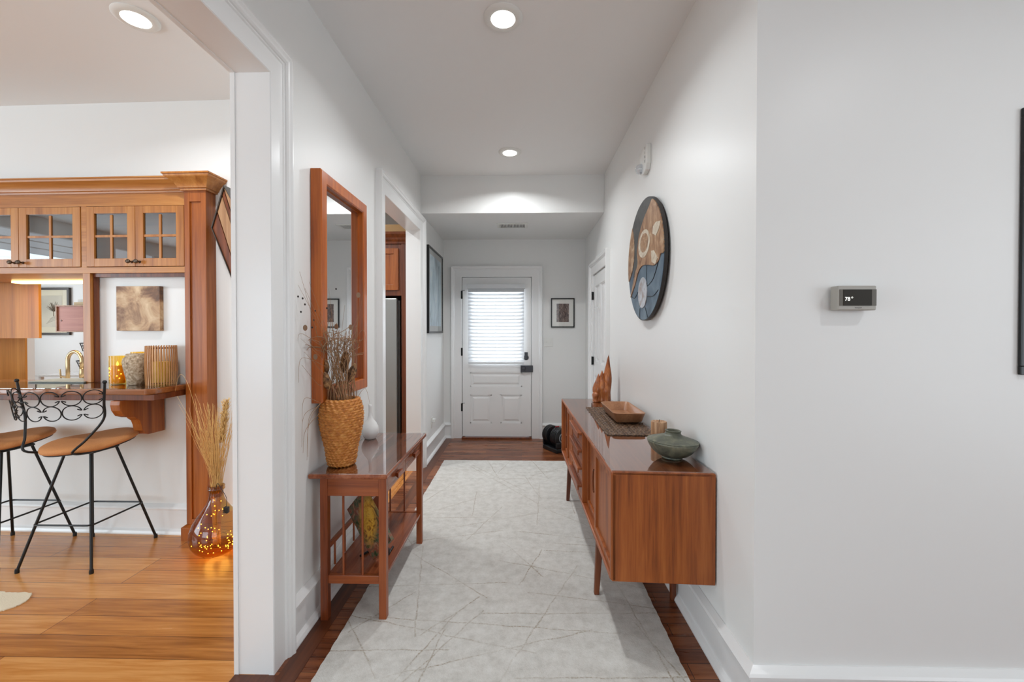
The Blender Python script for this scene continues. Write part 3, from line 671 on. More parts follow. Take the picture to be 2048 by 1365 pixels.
# wicker vase
VX, VY, VZ = -.912, 2.105, .7165
def vr(z):
    prof = [(0, .066), (.03, .074), (.08, .079), (.14, .093), (.2, .105), (.25, .108), (.29, .104), (.32, .095), (.335, .088)]
    for (z0, r0), (z1, r1) in zip(prof, prof[1:]):
        if z <= z1: return r0+(r1-r0)*max(0, (z-z0))/(z1-z0)
    return prof[-1][1]
bm = bmesh.new(); rows = 25; seg = 200; rings = []
for j in range(rows*5+1):
    z = j/(rows*5)*.335; row = int(j/5); fr = (j % 5)/5
    ring = []
    for k in range(seg):
        t = k*2*math.pi/seg
        tw = math.sin(t*22+row*1.9+fr*2.2)
        r = vr(z)-.007+.0055*math.sin(math.pi*fr)**.6+.0034*tw*math.sin(math.pi*fr)+.0012*math.sin(t*7+row*3)
        ring.append((VX+r*math.cos(t), VY+r*math.sin(t), VZ+z+.003*tw))
    rings.append(ring)
for dz, dr in ((.0, .012), (-.05, .014), (-.2, .012)):
    rings.append([(VX+(vr(.335)-.007-dr)*math.cos(k*2*math.pi/seg), VY+(vr(.335)-.007-dr)*math.sin(k*2*math.pi/seg), VZ+.335+dz) for k in range(seg)])
loft(bm, rings)
bmesh.ops.translate(bm, vec=(0, 0, .002), verts=bm.verts)
tag(obj('wicker_vase', bm, M['wicker'], smooth='all'), 'tall orange woven rattan vase of coiled rope on the console', 'vase')

# dried flower arrangement
df = thing('dried_flower_arrangement', (VX, VY, VZ+.14), 'dried twigs, grasses and seed pods standing in the rattan vase', 'dried flowers')
rnd = random.Random(5)
bm = bmesh.new()
def stem(bm, top, r0=.0018, r1=.0008, bend=.03, base=None, seg=5):
    b = base or Vector((VX+rnd.uniform(-.05, .05), VY+rnd.uniform(-.05, .05), VZ+.16))
    neck = Vector((VX+rnd.uniform(-.06, .06), VY+rnd.uniform(-.055, .05), VZ+.34)); top = Vector(top)
    mid = neck.lerp(top, .5)+Vector((rnd.uniform(-bend, bend), rnd.uniform(-bend, bend), rnd.uniform(0, bend)))
    mid.x = max(mid.x, XL+.012)
    pts = smooth_pts([b, neck, mid, top], 5)
    for p in pts: p.x = max(p.x, XL+.006 if p.z > 1.2 or p.z < 1.0 else XL+.006)
    for p in pts:
        if 2.0 < p.y < 2.62 and p.z > 1.03: p.x = max(p.x, XL+.06)
    tube(bm, pts, r0, seg, r1=r1)
for i in range(46):
    a = rnd.uniform(0, 2*math.pi); s = rnd.uniform(.02, .09)
    stem(bm, (VX+.0+s*math.cos(a), VY+s*math.sin(a)-.01, rnd.uniform(1.22, 1.44)), .0026, .0012)
# curly grass heads
for cx, cy, cz, n, mat in ((-.955, 2.03, 1.36, 34, 0), (-.885, 2.10, 1.33, 44, 0)):
    for i in range(n):
        pts = []; a = rnd.uniform(0, 6.28); p = Vector((cx+rnd.uniform(-.03, .03), cy+rnd.uniform(-.03, .03), cz+rnd.uniform(-.08, .02)))
        d = Vector((math.cos(a)*.8, math.sin(a)*.8, rnd.uniform(.1, 1))).normalized(); ax = Vector((rnd.uniform(-1, 1), rnd.uniform(-1, 1), rnd.uniform(-1, 1))).normalized()
        w = rnd.uniform(8, 26)
        for k in range(9):
            p2 = p.copy()
            if 2.0 < p2.y < 2.62: p2.x = max(p2.x, XL+.06)
            p2.x = max(p2.x, XL+.006); pts.append(p2); p = p+d*.013; d = (Matrix.Rotation(R(w), 3, ax) @ d)
        tube(bm, pts, .0013, 4)
for top in ((-1.0, 1.86, 1.60), (-.995, 1.865, 1.66), (-.99, 1.90, 1.59), (-.98, 1.92, 1.62), (-.96, 1.96, 1.50), (-.99, 1.87, 1.24), (-.985, 1.88, 1.30), (-.87, 2.05, 1.52), (-.82, 2.12, 1.58), (-.80, 2.1, 1.36), (-.795, 2.12, 1.64), (-1.0, 1.88, 1.36), (-.935, 2.02, 1.60), (-.84, 2.13, 1.46)):
    stem(bm, top, .0014, .0005, .02)
# drooping blades
for a, b, c in (((-.95, 2.02, 1.22), (-1.0, 1.89, 1.27), (-1.005, 1.87, 1.16)), ((-.95, 2.03, 1.3), (-1.0, 1.90, 1.38), (-1.008, 1.87, 1.36)), ((-.97, 2.0, 1.0), (-1.006, 1.93, .93), (-1.008, 1.91, .83)), ((-.86, 2.08, 1.3), (-.80, 2.1, 1.40), (-.79, 2.12, 1.3)), ((-.975, 2.0, 1.05), (-1.005, 1.92, 1.08), (-1.006, 1.90, .98)), ((-.84, 2.12, 1.05), (-.80, 2.13, 1.1), (-.78, 2.14, 1.02)), ((-.98, 2.0, 1.03), (-1.008, 1.92, 1.0), (-1.008, 1.90, .86)), ((-.97, 2.0, 1.04), (-1.0, 1.95, .98), (-1.006, 1.95, .80)), ((-.965, 1.995, 1.05), (-.995, 1.94, .96), (-1.0, 1.93, .79))):
    tube(bm, smooth_pts([a, b, c], 7), .0012, 5, r1=.0005)
obj('stem', bm, M['twig'], df, smooth='all', kind='stuff')
def pod(c, tilt, L=.11, r=.021):
    bm = bmesh.new(); n = 9
    prof = [(r*math.sin(math.pi*(.04+.92*i/n))**.7, L*(i/n-.5)) for i in range(n+1)]
    lathe(bm, prof, seg=20, f=lambda rr, z, t: rr*(1-.28*abs(math.sin(t*2.5))**4))
    bmesh.ops.transform(bm, matrix=Matrix.Translation(c) @ Matrix.Rotation(tilt[1], 4, 'Y') @ Matrix.Rotation(tilt[0], 4, 'X'), verts=bm.verts)
    obj('seed_pod', bm, M['pod'], df, smooth='all')
pod((-.893, 2.10, 1.238), (.1, .22), .115); pod((-.856, 2.10, 1.182), (-.1, .30), .10); pod((-.955, 2.035, 1.15), (.1, -.2), .09); pod((-.962, 2.045, 1.22), (0, -.12), .075, .016)
for c, n in (((-.992, 1.905, 1.408), 0), ((-.985, 1.985, 1.27), 0), ((-.862, 2.1, 1.413), 0), ((-.93, 2.09, 1.416), 0), ((-.822, 2.1, 1.575), 0), ((-.93, 2.1, 1.247), 0)):
    bm = bmesh.new(); lathe(bm, [(0, -.001), (.0125, -.001), (.0125, .001), (0, .001)], c, 16, 'Y'); bmesh.ops.scale(bm, vec=(.8, 1, 1.1), space=Matrix.Translation(-Vector(c)), verts=bm.verts)
    obj('seed_disc', bm, M['disc'], df)
for c in ((-1.0, 1.86, 1.548), (-.995, 1.89, 1.542), (-.99, 1.90, 1.515), (-.998, 1.88, 1.48), (-.985, 1.955, 1.41), (-.985, 1.985, 1.49), (-.985, 1.97, 1.445), (-.935, 2.1, 1.606), (-.95, 2.03, 1.505)):
    bm = bmesh.new(); bmesh.ops.create_icosphere(bm, subdivisions=1, radius=.0042); bmesh.ops.scale(bm, vec=(1, 1, 1.3), verts=bm.verts); bmesh.ops.translate(bm, vec=c, verts=bm.verts)
    obj('seed_head', bm, M['dot'], df)

# ---------------------------------------------------------------- rug
bm = bmesh.new(); rnd = random.Random(3)
def edge_pts(x, y0, y1, n): return [(x+rnd.uniform(-.0025, .0025), y0+(y1-y0)*i/n) for i in range(n+1)]
out = edge_pts(-.828, 4.48, .55, 160)+edge_pts(.664, .55, 4.48, 160)
prism(bm, out, 'Z', .0016, .011)
rug = tag(obj('hallway_rug', bm, M['rug']), 'long cream runner rug with scratchy taupe lines on the hall floor', 'rug')

# ---------------------------------------------------------------- sideboard (slightly askew)
sb = thing('sideboard', (.6, 2.8, 0), 'long teak sideboard with drawers and sliding doors against the wall', 'sideboard')
L_ = 1.975
def S(u, v, z):   # u from front face to wall, v from near end to far end
    return (.386-.013*v+u, 1.812+v-.05*u, z)
def Sbox(bm, u0, u1, v0, v1, z0, z1):
    n0 = len(bm.verts); box(bm, u0, u1, v0, v1, z0, z1); bm.verts.ensure_lookup_table()
    for w in bm.verts[n0:]: w.co = S(*w.co)
def SB(*bs):
    bm = bmesh.new()
    for b in bs: Sbox(bm, *b)
    return bm
Dp = .438
obj('end_panel', SB((.004, Dp, 0, .02, .31, .785)), M['teak'], sb, bevel=.004)
obj('end_panel', SB((.004, Dp, L_-.02, L_, .31, .785)), M['teak'], sb, bevel=.004)
obj('top', SB((0, Dp, 0.0, L_, .768, .788)), M['teakY'], sb, bevel=.007)
obj('bottom', SB((0, Dp, 0.02, L_-.02, .306, .326)), M['teakY'], sb, bevel=.005)
obj('back_panel', SB((Dp-.01, Dp, .02, L_-.02, .326, .768)), M['teakY'], sb)
obj('glass_top', SB((.004, Dp-.004, .004, L_-.004, .7885, .7925)), M['topglass'], sb)
# front frame
V = [.02, .81, 1.275, 1.955]
for q in ((0, .022, .0, .022, .315, .775), (0, .022, L_-.022, L_, .315, .775)): obj('front_stile', SB(q), M['teak'], sb, bevel=.003)
for q in ((.002, .4, V[1]-.009, V[1]+.009, .326, .768), (.002, .4, V[2]-.009, V[2]+.009, .326, .768)): obj('divider', SB(q), M['teak'], sb, bevel=.003)
def sdoor(v0, v1, u):
    d = obj('sliding_door', SB((u, u+.016, v0, v0+.035, .327, .767), (u, u+.016, v1-.035, v1, .327, .767), (u, u+.016, v0+.035, v1-.035, .327, .36), (u, u+.016, v0+.035, v1-.035, .734, .767), (u+.012, u+.02, v0+.035, v1-.035, .36, .734)), M['teak'], sb, bevel=.0015)
    return d
def shandle(d, v, u, sgn):
    bm = bmesh.new(); pts = [(v+.022*sgn*math.sin(math.pi*i/14), .585-.06*math.cos(math.pi*i/14)) for i in range(15)]
    outer = [S(u-.012, a, z) for a, z in pts]; 
    tube(bm, outer, .0045, 6)
    prism(bm, pts, 'X', 0, .006)
    bm.verts.ensure_lookup_table()
    for w in bm.verts[-30:]: w.co = S(u+w.co.x-.002, w.co.y, w.co.z)
    obj('handle', bm, M['darkcherry'], d, smooth=True)
d1 = sdoor(.022, .44, .010); d2 = sdoor(.40, V[1]-.01, .03); d3 = sdoor(V[2]+.01, 1.65, .010); d4 = sdoor(1.61, L_-.022, .03)
shandle(d2, .455, .022, 1); shandle(d4, 1.665, .022, 1); 
for i in range(4):
    z0 = .328+i*.11
    dw = obj('drawer', SB((.006, .024, V[1]+.011, V[2]-.011, z0, z0+.106)), M['teakY'], sb, bevel=.0015)
    obj('lip_pull', SB((-.018, .006, V[1]+.03, V[2]-.03, z0+.078, z0+.092), (-.022, -.013, V[1]+.03, V[2]-.03, z0+.060, z0+.092)), M['teakY'], dw, bevel=.002)
for u, v in ((.012, .38), (.012, 1.6), (.385, .38), (.385, 1.6)):
    bm = bmesh.new(); x, y, _ = S(u, v, 0)
    sp = -.012 if u < .1 else .008
    zf = .0112 if u < .1 else 0
    loft(bm, [[(x+sp, y, zf), (x+sp+.026, y, zf), (x+sp+.026, y+.026, zf), (x+sp, y+.026, zf)], [(x, y, .306), (x+.036, y, .306), (x+.036, y+.036, .306), (x, y+.036, .306)]])
    obj('leg', bm, M['teakleg'], sb, bevel=.004)

# woven mat (a curled-edge seagrass mat)
def mat_mesh():
    bm = bmesh.new(); nu, nv = 110, 320
    A = [Vector((.492, 2.425)), Vector((.768, 2.415)), Vector((.80, 3.31)), Vector((.507, 3.305))]
    g = []
    for j in range(nv+1):
        row = []
        for i in range(nu+1):
            s, t = i/nu, j/nv
            p = A[0].lerp(A[1], s).lerp(A[3].lerp(A[2], s), t)
            p += Vector((.003*math.sin(t*60), .003*math.sin(s*40)))*(1 if min(s, 1-s, t, 1-t) < .03 else 0)
            a, b = s*12, t*34
            h = .0048+.0040*math.sin(math.pi*(a+(int(b) % 2)*.5))*abs(math.sin(math.pi*b))+.001*math.sin(a*9)
            row.append(bm.verts.new((p.x, p.y, .7932+max(.0008, h))))
        g.append(row)
    for j in range(nv):
        for i in range(nu): bm.faces.new((g[j][i], g[j][i+1], g[j+1][i+1], g[j+1][i]))
    bd = [e for e in bm.edges if e.is_boundary]
    ex = bmesh.ops.extrude_edge_only(bm, edges=bd)
    for w in [x for x in ex['geom'] if isinstance(x, bmesh.types.BMVert)]: w.co.z = .7930
    return bm
M['seagrass'] = blotch('dark seagrass', [(.3, (44, 30, 20)), (.5, (84, 60, 42)), (.7, (132, 102, 74))], 70, 3, .3, .6, 1)
tag(obj('woven_mat', mat_mesh(), M['seagrass'], smooth='all'), 'dark brown woven seagrass mat lying on the sideboard', 'mat')
# rectangular wooden tray bowl
bm = bmesh.new()
def rrect(x0, x1, y0, y1, z, r, n=6):
    pts = []
    for cx, cy, a in ((x1-r, y1-r, 0), (x0+r, y1-r, 90), (x0+r, y0+r, 180), (x1-r, y0+r, 270)):
        for k in range(n+1): pts.append((cx+r*math.cos(R(a+90*k/n)), cy+r*math.sin(R(a+90*k/n)), z))
    return pts
TZ = .8015
loft(bm, [rrect(.618, .762, 2.72, 3.06, TZ, .02), rrect(.606, .774, 2.69, 3.085, TZ+.012, .028), rrect(.582, .788, 2.655, 3.118, TZ+.072, .035), rrect(.586, .784, 2.659, 3.114, TZ+.074, .033),
          rrect(.592, .778, 2.665, 3.108, TZ+.070, .03), rrect(.614, .764, 2.70, 3.075, TZ+.016, .022)])
tag(obj('wooden_tray', bm, M['traywood'], smooth=True), 'deep rectangular light wood tray on the woven mat', 'tray')
# candle
cd = thing('pillar_candle', (.752, 2.31, .793), 'brown striped pillar candle between woven mat and green vessel', 'candle')
bm = bmesh.new(); lathe(bm, [(0, .0), (.040, 0), (.042, .003), (.042, .103), (.040, .107), (.036, .107), (.02, .101), (0, .1)], (.752, 2.31, .793), 40); obj('wax', bm, M['candle'], cd, smooth=True)
bm = bmesh.new(); tube(bm, [(.752, 2.31, .892), (.753, 2.31, .903), (.756, 2.311, .91)], .0015, 6); obj('wick', bm, M['dot'], cd)
# green vessel
gv = thing('lidded_vessel', (.712, 2.0, .793), 'squat green bronze vessel with a wide brim on the sideboard', 'vessel')
vt_ = Matrix.Translation((.712, 2.0, .793)) @ Matrix.Rotation(R(2.5), 4, 'Y')
bm = bmesh.new(); lathe(bm, [(0, 0), (.044, 0), (.047, .004), (.046, .008), (.07, .018), (.09, .034), (.106, .055), (.1155, .074), (.1165, .079), (.1145, .083), (.108, .085)], seg=56); obj('bowl', bm, M['greenbronze'], gv, smooth=True, M_=vt_)
bm = bmesh.new(); lathe(bm, [(.112, .083), (.1155, .085), (.085, .095), (.055, .105), (.044, .109), (.037, .115), (.034, .123), (.037, .130), (.032, .132), (.026, .13), (.022, .12), (.01, .116), (0, .116)], seg=56); obj('lid', bm, M['greenbronze'], gv, smooth=True, M_=vt_)
bmesh_dummy = None
# wood sculpture
def flame(bm, x, y, z0, z1, rx, ry, lean=(0, 0), tw=0):
    n = 14; rings = []
    for i in range(n+1):
        t = i/n; s = (1-.15*math.sin(t*9))*(math.cos(t*math.pi/2)**.62)*(1+.18*math.sin(t*math.pi)); s = max(s, .03)
        cx, cy = x+lean[0]*t*t, y+lean[1]*t
        rings.append([(cx+rx*s*math.cos(a+tw*t)*(1+.1*math.sin(3*a)), cy+ry*s*math.sin(a+tw*t), z0+(z1-z0)*t) for a in [k*2*math.pi/20 for k in range(20)]])
    loft(bm, rings)
bm = bmesh.new()
flame(bm, .732, 3.6, .793, 1.195, .034, .05, (.012, .0), .6); flame(bm, .688, 3.60, .793, 1.06, .04, .05, (0, 0), .2); flame(bm, .648, 3.6, .793, 1.032, .036, .045, (.012, 0), .8)
flame(bm, .632, 3.59, .793, .92, .026, .04, (.008, 0), .3); flame(bm, .716, 3.57, .793, 1.0, .036, .035, (.006, 0), .5)
tag(obj('wood_sculpture', bm, M['sculpt'], smooth='all'), 'polished brown wood sculpture with pointed peaks on the sideboard', 'sculpture')

# dumbbells on the floor
dbt = thing('dumbbell', (.40, 4.93, 0), 'black adjustable dumbbell in its tray on the floor behind the sideboard', 'dumbbell')
DM = Matrix.Translation((.40, 4.93, 0)) @ Matrix.Rotation(R(32), 4, 'Z')
obj('tray', boxes((-.09, .12, -.14, .14, 0, .05), (-.09, .12, -.14, -.12, .05, .12), (-.09, .12, .12, .14, .05, .12)), M['plastick'], dbt, bevel=.01, M_=DM)
for i in range(5):
    bm = bmesh.new(); y = -.125+i*.024; lathe(bm, [(0, 0), (.1-.006*i*0, 0), (.108, .004), (.108, .016), (.1, .02), (0, .02)], (.015, y, .165), 28, 'Y'); obj('weight_plate', bm, M['plastick'], dbt, smooth=True, M_=DM)
for i in range(4):
    bm = bmesh.new(); y = .055+i*.024; lathe(bm, [(0, 0), (.1, 0), (.108, .004), (.108, .016), (.1, .02), (0, .02)], (.015, y, .165), 28, 'Y'); obj('weight_plate', bm, M['plastick'], dbt, smooth=True, M_=DM)
bm = bmesh.new(); lathe(bm, [(.045, 0), (.055, -.006), (.06, 0)], (.015, -.127, .165), 24, 'Y', cap=False); lathe(bm, [(0, -.01), (.03, -.01), (.034, 0)], (.015, -.127, .165), 24, 'Y'); obj('dial', bm, M['plasticg'], dbt, smooth=True, M_=DM)
bm = bmesh.new(); lathe(bm, [(.018, -.02), (.024, .0), (.018, .045)], (.015, 0, .165), 16, 'Y'); box(bm, -.01, .04, -.018, -.006, .17, .28); obj('handle', bm, M['red'], dbt, smooth=True, M_=DM)

# ---------------------------------------------------------------- round wall art
wa = thing('round_wall_art', (XR, 2.735, 1.855), 'round relief wall art of brown and slate blue pieces above the sideboard', 'wall art')
AX = .792; ac = (2.745, 1.855); AR = .392
bm = bmesh.new(); prism(bm, [(ac[0]+AR*math.cos(a), ac[1]+AR*math.sin(a)) for a in [k*2*math.pi/96 for k in range(96)]], 'X', AX+.003, AX+.022); box(bm, AX+.02, XR-.001, 2.6, 2.9, 1.75, 2.0); obj('backing', bm, plain('dark wood disc', (40, 34, 32), .5), wa)
slate = blotch('slate blue panel', [(.3, (62, 78, 92)), (.5, (84, 102, 118)), (.7, (108, 126, 138))], 7, 6, .5, .5, 1)
charc = blotch('charcoal panel', [(.3, (58, 58, 56)), (.6, (80, 80, 78))], 9, 5, .5, .6, 2)
brown = blotch('brown marbled panel', [(.28, (104, 70, 48)), (.45, (150, 112, 82)), (.6, (176, 142, 110)), (.75, (206, 184, 156))], 9, 7, 2.2, .45, 5, 0, (1, 1, .6))
tan = blotch('tan panel', [(.3, (120, 84, 60)), (.55, (170, 136, 104)), (.75, (212, 194, 168))], 14, 6, 1.5, .45, 8)
cream = blotch('cream patch', [(.3, (176, 158, 134)), (.6, (212, 202, 184))], 20, 5, 1, .5, 3)
pale = blotch('pale oval', [(.35, (150, 130, 120)), (.5, (170, 172, 176)), (.7, (198, 204, 210))], 10, 5, 1.5, .4, 6)
def inside(p, k=.985):
    dx, dz = p[0]-ac[0], p[1]-ac[1]; d = math.hypot(dx, dz)
    return p if d < AR*k else (ac[0]+dx/d*AR*k, ac[1]+dz/d*AR*k)
def inlay(name, pts, mat, t, sm=True, label=None):
    P_ = [(p.x, p.y) for p in smooth_pts([Vector((a, b, 0)) for a, b in pts], 5, True)] if sm else pts
    bm = bmesh.new(); prism(bm, [inside(p) for p in P_], 'X', AX-t, AX+.004)
    return obj(name, bm, mat, wa, label=label)
inlay('inlay_panel', [(ac[0]+AR*.985*math.cos(a), ac[1]+AR*.985*math.sin(a)) for a in [k*2*math.pi/96 for k in range(96)]], slate, -.001, False, 'slate blue inlay')
inlay('inlay_panel', [(3.047, 2.149), (2.952, 2.225), (2.846, 2.25), (2.732, 2.25), (2.64, 2.24), (2.563, 2.181), (2.654, 2.158), (2.746, 2.111), (2.821, 2.054), (2.871, 1.989), (2.895, 1.906), (2.877, 1.855), (2.985, 1.772), (2.975, 1.871), (2.968, 1.97), (2.988, 2.074)], charc, .001, label='charcoal inlay')
inlay('inlay_panel', [(3.047, 2.149), (2.988, 2.074), (2.968, 1.97), (2.986, 1.873), (3.043, 1.8), (3.131, 1.759), (3.166, 1.848), (3.167, 1.955), (3.135, 2.066), (3.086, 2.128)], tan, .003, label='tan crescent inlay')
inlay('inlay_panel', [(2.554, 2.196), (2.461, 2.13), (2.398, 2.027), (2.359, 1.929), (2.357, 1.838), (2.408, 1.835), (2.445, 1.801), (2.523, 1.787), (2.635, 1.807), (2.759, 1.822), (2.841, 1.806), (2.893, 1.77), (2.947, 1.717), (3.022, 1.664), (3.061, 1.642), (2.984, 1.742), (2.929, 1.804), (2.877, 1.855), (2.895, 1.936), (2.861, 2.016), (2.811, 2.071), (2.73, 2.125), (2.639, 2.162)], brown, .004, label='brown marbled inlay')
ring = [(2.728+.125*math.cos(a), 1.957+.088*math.sin(a)) for a in [k*2*math.pi/32 for k in range(32)]]
inlay('inlay_oval', ring, cream, .0055, False); inlay('inlay_oval', [(2.722+.085*math.cos(a), 1.962+.06*math.sin(a)) for a in [k*2*math.pi/32 for k in range(32)]], tan, .0065, False)
inlay('inlay_patch', [(2.539, 2.022), (2.486, 2.035), (2.403, 2.02), (2.434, 1.979), (2.485, 1.954), (2.552, 1.982)], cream, .006, False)
inlay('inlay_patch', [(2.573, 1.882), (2.524, 1.876), (2.45, 1.818), (2.496, 1.789), (2.564, 1.813)], cream, .006, False)
inlay('inlay_oval', [(2.765+.097*math.cos(a), 1.645+.1*math.sin(a)) for a in [k*2*math.pi/40 for k in range(40)]], pale, .004, False, 'pale grey oval inlay')
bm = bmesh.new()
for ln in ([(2.68, 1.809), (2.682, 1.74), (2.67, 1.677)], [(2.67, 1.677), (2.549, 1.71), (2.45, 1.80)], [(2.663, 1.614), (2.548, 1.606), (2.455, 1.633)], [(2.828, 1.547), (2.832, 1.51), (2.83, 1.475)], [(2.708, 1.545), (2.68, 1.51), (2.655, 1.479)], [(3.06, 1.649), (2.964, 1.624), (2.874, 1.661)]):
    tube(bm, [(AX-.0005, p.x, p.y) for p in smooth_pts([Vector((a, b, 0)) for a, b in ln], 5)], .0018, 5)
obj('seam', bm, M['blackframe'], wa)

# ================================================================ dining side: pass-through cabinet, column, bar
FY = 2.77       # front plane of the cabinetry in the skewed frame
def U(u): return -2+u
cab = thing('kitchen_cabinet', (-3.2, 2.85, 1.79), 'long cherry wood glass-door cabinet bridging the kitchen pass-through', 'cabinet')
def cbx(*bs):
    bm = bmesh.new()
    for b in bs: box(bm, U(b[0]), U(b[1]), *b[2:])
    return bm
doorsU = [(-2.33, -1.888), (-1.885, -1.441), (-1.438, -.995), (-.951, -.606), (-.603, -.262)]
DZ0, DZ1 = 1.832, 2.238
obj('face_frame', cbx((-4.6, -.24, FY, FY+.06, DZ1+.003, 2.335), (-4.6, -.24, FY, FY+.06, 1.789, DZ0-.003), (-.991, -.954, FY, FY+.06, DZ0-.003, DZ1+.003), (-.259, -.24, FY, FY+.06, DZ0, DZ1), (-2.40, -2.333, FY, FY+.06, DZ0-.003, DZ1+.003), (-4.6, -2.40, FY+.005, FY+.06, DZ0-.003, DZ1+.003)), M['cherryX'], cab, bevel=.001, M_=KM)
obj('stile', cbx((-.985, -.932, FY, FY+.18, 1.043, 1.789)), M['cherry'], cab, bevel=.002, M_=KM)
obj('inner_trim', cbx((-.932, -.24, FY+.02, FY+.055, 1.765, 1.789), (-.932, -.925, FY+.02, FY+.055, 1.043, 1.765)), M['darkcherry'], cab, M_=KM)
obj('case', cbx((-4.6, -.955, FY+.06, 3.26, 2.30, 2.33), (-4.6, -.955, 3.24, 3.26, 1.79, 2.30), (-4.6, -.955, FY+.06, 3.26, 1.789, 1.806), (-.975, -.955, FY+.06, 3.24, 1.80, 2.3), (-.955, -.24, FY+.058, FY+.0595, 1.79, 2.33)), M['cherryX'], cab, M_=KM)
def crown(prof, u0, u1, name, par, mat, ret=0):
    bm = bmesh.new()
    loft(bm, [[(U(u0), FY-p, z) for p, z in prof], [(U(u1), FY-p, z) for p, z in prof]])
    return obj(name, bm, mat, par, M_=KM, smooth=True)
CR = [(-.06, 2.325), (.008, 2.325), (.010, 2.336), (.018, 2.34), (.022, 2.352), (.036, 2.372), (.056, 2.388), (.062, 2.392), (.064, 2.404), (.07, 2.406), (.07, 2.414), (-.06, 2.414)]
crown(CR, -4.6, -.245, 'crown_moulding', cab, M['cherryX'])
for i, (a, b) in enumerate(doorsU):
    sw_ = .055; y0, y1 = FY-.004, FY+.018
    d = obj('cabinet_door', cbx((a, a+sw_, y0, y1, DZ0, DZ1), (b-sw_, b, y0, y1, DZ0, DZ1), (a+sw_, b-sw_, y0, y1, DZ0, DZ0+sw_), (a+sw_, b-sw_, y0, y1, DZ1-sw_+.008, DZ1),
            ((a+b)/2-.008, (a+b)/2+.008, y0+.004, y1-.004, DZ0+sw_, DZ1-sw_), (a+sw_, b-sw_, y0+.005, y1-.005, (DZ0+DZ1)/2-.004, (DZ0+DZ1)/2+.012)), M['cherry'], cab, bevel=.0015, M_=KM)
    obj('pane', cbx((a+sw_-.003, b-sw_+.003, FY+.006, FY+.009, DZ0+sw_-.003, DZ1-sw_+.01)), glass('cabinet pane', (.62, .62, .62), 1.55, 0, .13), d, M_=KM)
    ku = {0: b-.03, 1: a+.0, 2: a+.03, 3: b-.022, 4: a+.03}[i]
    if i == 1: ku = b-.028
    bm = bmesh.new(); lathe(bm, [(.009, 0), (.006, -.006), (.005, -.018), (.013, -.024), (.0145, -.03), (.011, -.037), (0, -.039)], (U(ku), y0, 1.862), 20, 'Y'); obj('knob', bm, M['bronze'], d, smooth='all', M_=KM)
bm = cbx((-2.0, -1.0, 3.15, 3.22, 1.772, 1.788)); lm = obj('light_strip', bm, M['strip'], cab, M_=KM, label='warm glowing light strip')
area('strip_lamp', (-3.45, 3.16, 1.765), (0, 0, 0), .9, .05, 2.2, (1, .82, .52))

# wooden column with capital and plinth
co = thing('wooden_column', (-2.16, 2.8, 0), 'tall square cherry wood column with flared capital ending the bar', 'column')
PU0, PU1 = -.238, -.088
bm = cbx((PU0, PU0+.036, 2.742, 2.83, .10, 2.335), (PU1-.036, PU1, 2.742, 2.83, .10, 2.335), (PU0+.036, PU1-.036, 2.742, 2.83, .10, .135), (PU0+.036, PU1-.036, 2.742, 2.83, 2.255, 2.335), (PU0+.036, PU1-.036, 2.752, 2.83, .135, 2.255))
obj('shaft', bm, M['cherryred'], co, bevel=.0015, M_=KM)
bm = cbx((PU0-.022, PU1+.02, 2.72, 2.83, 0, .085)); loft(bm, [[(U(PU0-.022), 2.72, .085), (U(PU1+.02), 2.72, .085), (U(PU1+.02), 2.83, .085), (U(PU0-.022), 2.83, .085)], [(U(PU0-.002), 2.74, .10), (U(PU1+.002), 2.74, .10), (U(PU1+.002), 2.83, .10), (U(PU0-.002), 2.83, .10)]])
obj('plinth', bm, M['cherryred'], co, bevel=.001, M_=KM)
bm = bmesh.new()
prof = [(.0, 2.325), (.014, 2.325), (.016, 2.337), (.024, 2.34), (.028, 2.352), (.042, 2.373), (.062, 2.392), (.076, 2.403), (.078, 2.412), (.084, 2.414), (.084, 2.424), (0, 2.424)]
loft(bm, [[(U(PU0-p), 2.83, z) for p, z in prof], [(U(PU0-p), 2.742-p, z) for p, z in prof], [(U(PU1+p), 2.742-p, z) for p, z in prof], [(U(PU1+p), 2.83, z) for p, z in prof]])
box(bm, U(PU0), U(PU1), 2.742, 2.829, 2.325, 2.424)
obj('capital', bm, M['cherry'], co, smooth=True, M_=KM)

# bar counter
bc = thing('bar_counter', (-3.2, 2.65, 1.0), 'glossy wooden breakfast bar top on a carved bracket along the half wall', 'bar counter')
bm = bmesh.new()
out = [(-5.4, 2.495), (-2.295, 2.507), (-2.257, 2.545), (-2.247, 2.838), (-2.95, 2.856), (-2.95, 3.0), (-5.4, 3.05)]
prism(bm, out, 'Z', 1.002, 1.038)
obj('counter_top', bm, M['barwood'], bc, bevel=.007)
obj('glass_top', (lambda b: (prism(b, [(-5.39, 2.502), (-2.298, 2.514), (-2.263, 2.549), (-2.253, 2.832), (-5.39, 2.915)], 'Z', 1.0385, 1.042), b)[1])(bmesh.new()), M['topglass'], bc)
obj('apron', boxes((-5.4, -2.26, 2.53, 2.834, .966, 1.002)), M['darkcherry'], bc, bevel=.002)
def corbel(x):
    bm = bmesh.new()
    c = [(2.51, .966), (2.505, .94), (2.512, .905), (2.535, .87), (2.575, .853), (2.612, .846), (2.616, .838), (2.64, .82), (2.652, .79), (2.66, .75), (2.68, .725), (2.705, .715), (2.83, .713), (2.83, .966)]
    prism(bm, c, 'X', x-.03, x+.03)
    return obj('corbel', bm, M['cherryred'], bc, bevel=.003)
corbel(-2.485); corbel(-3.85)

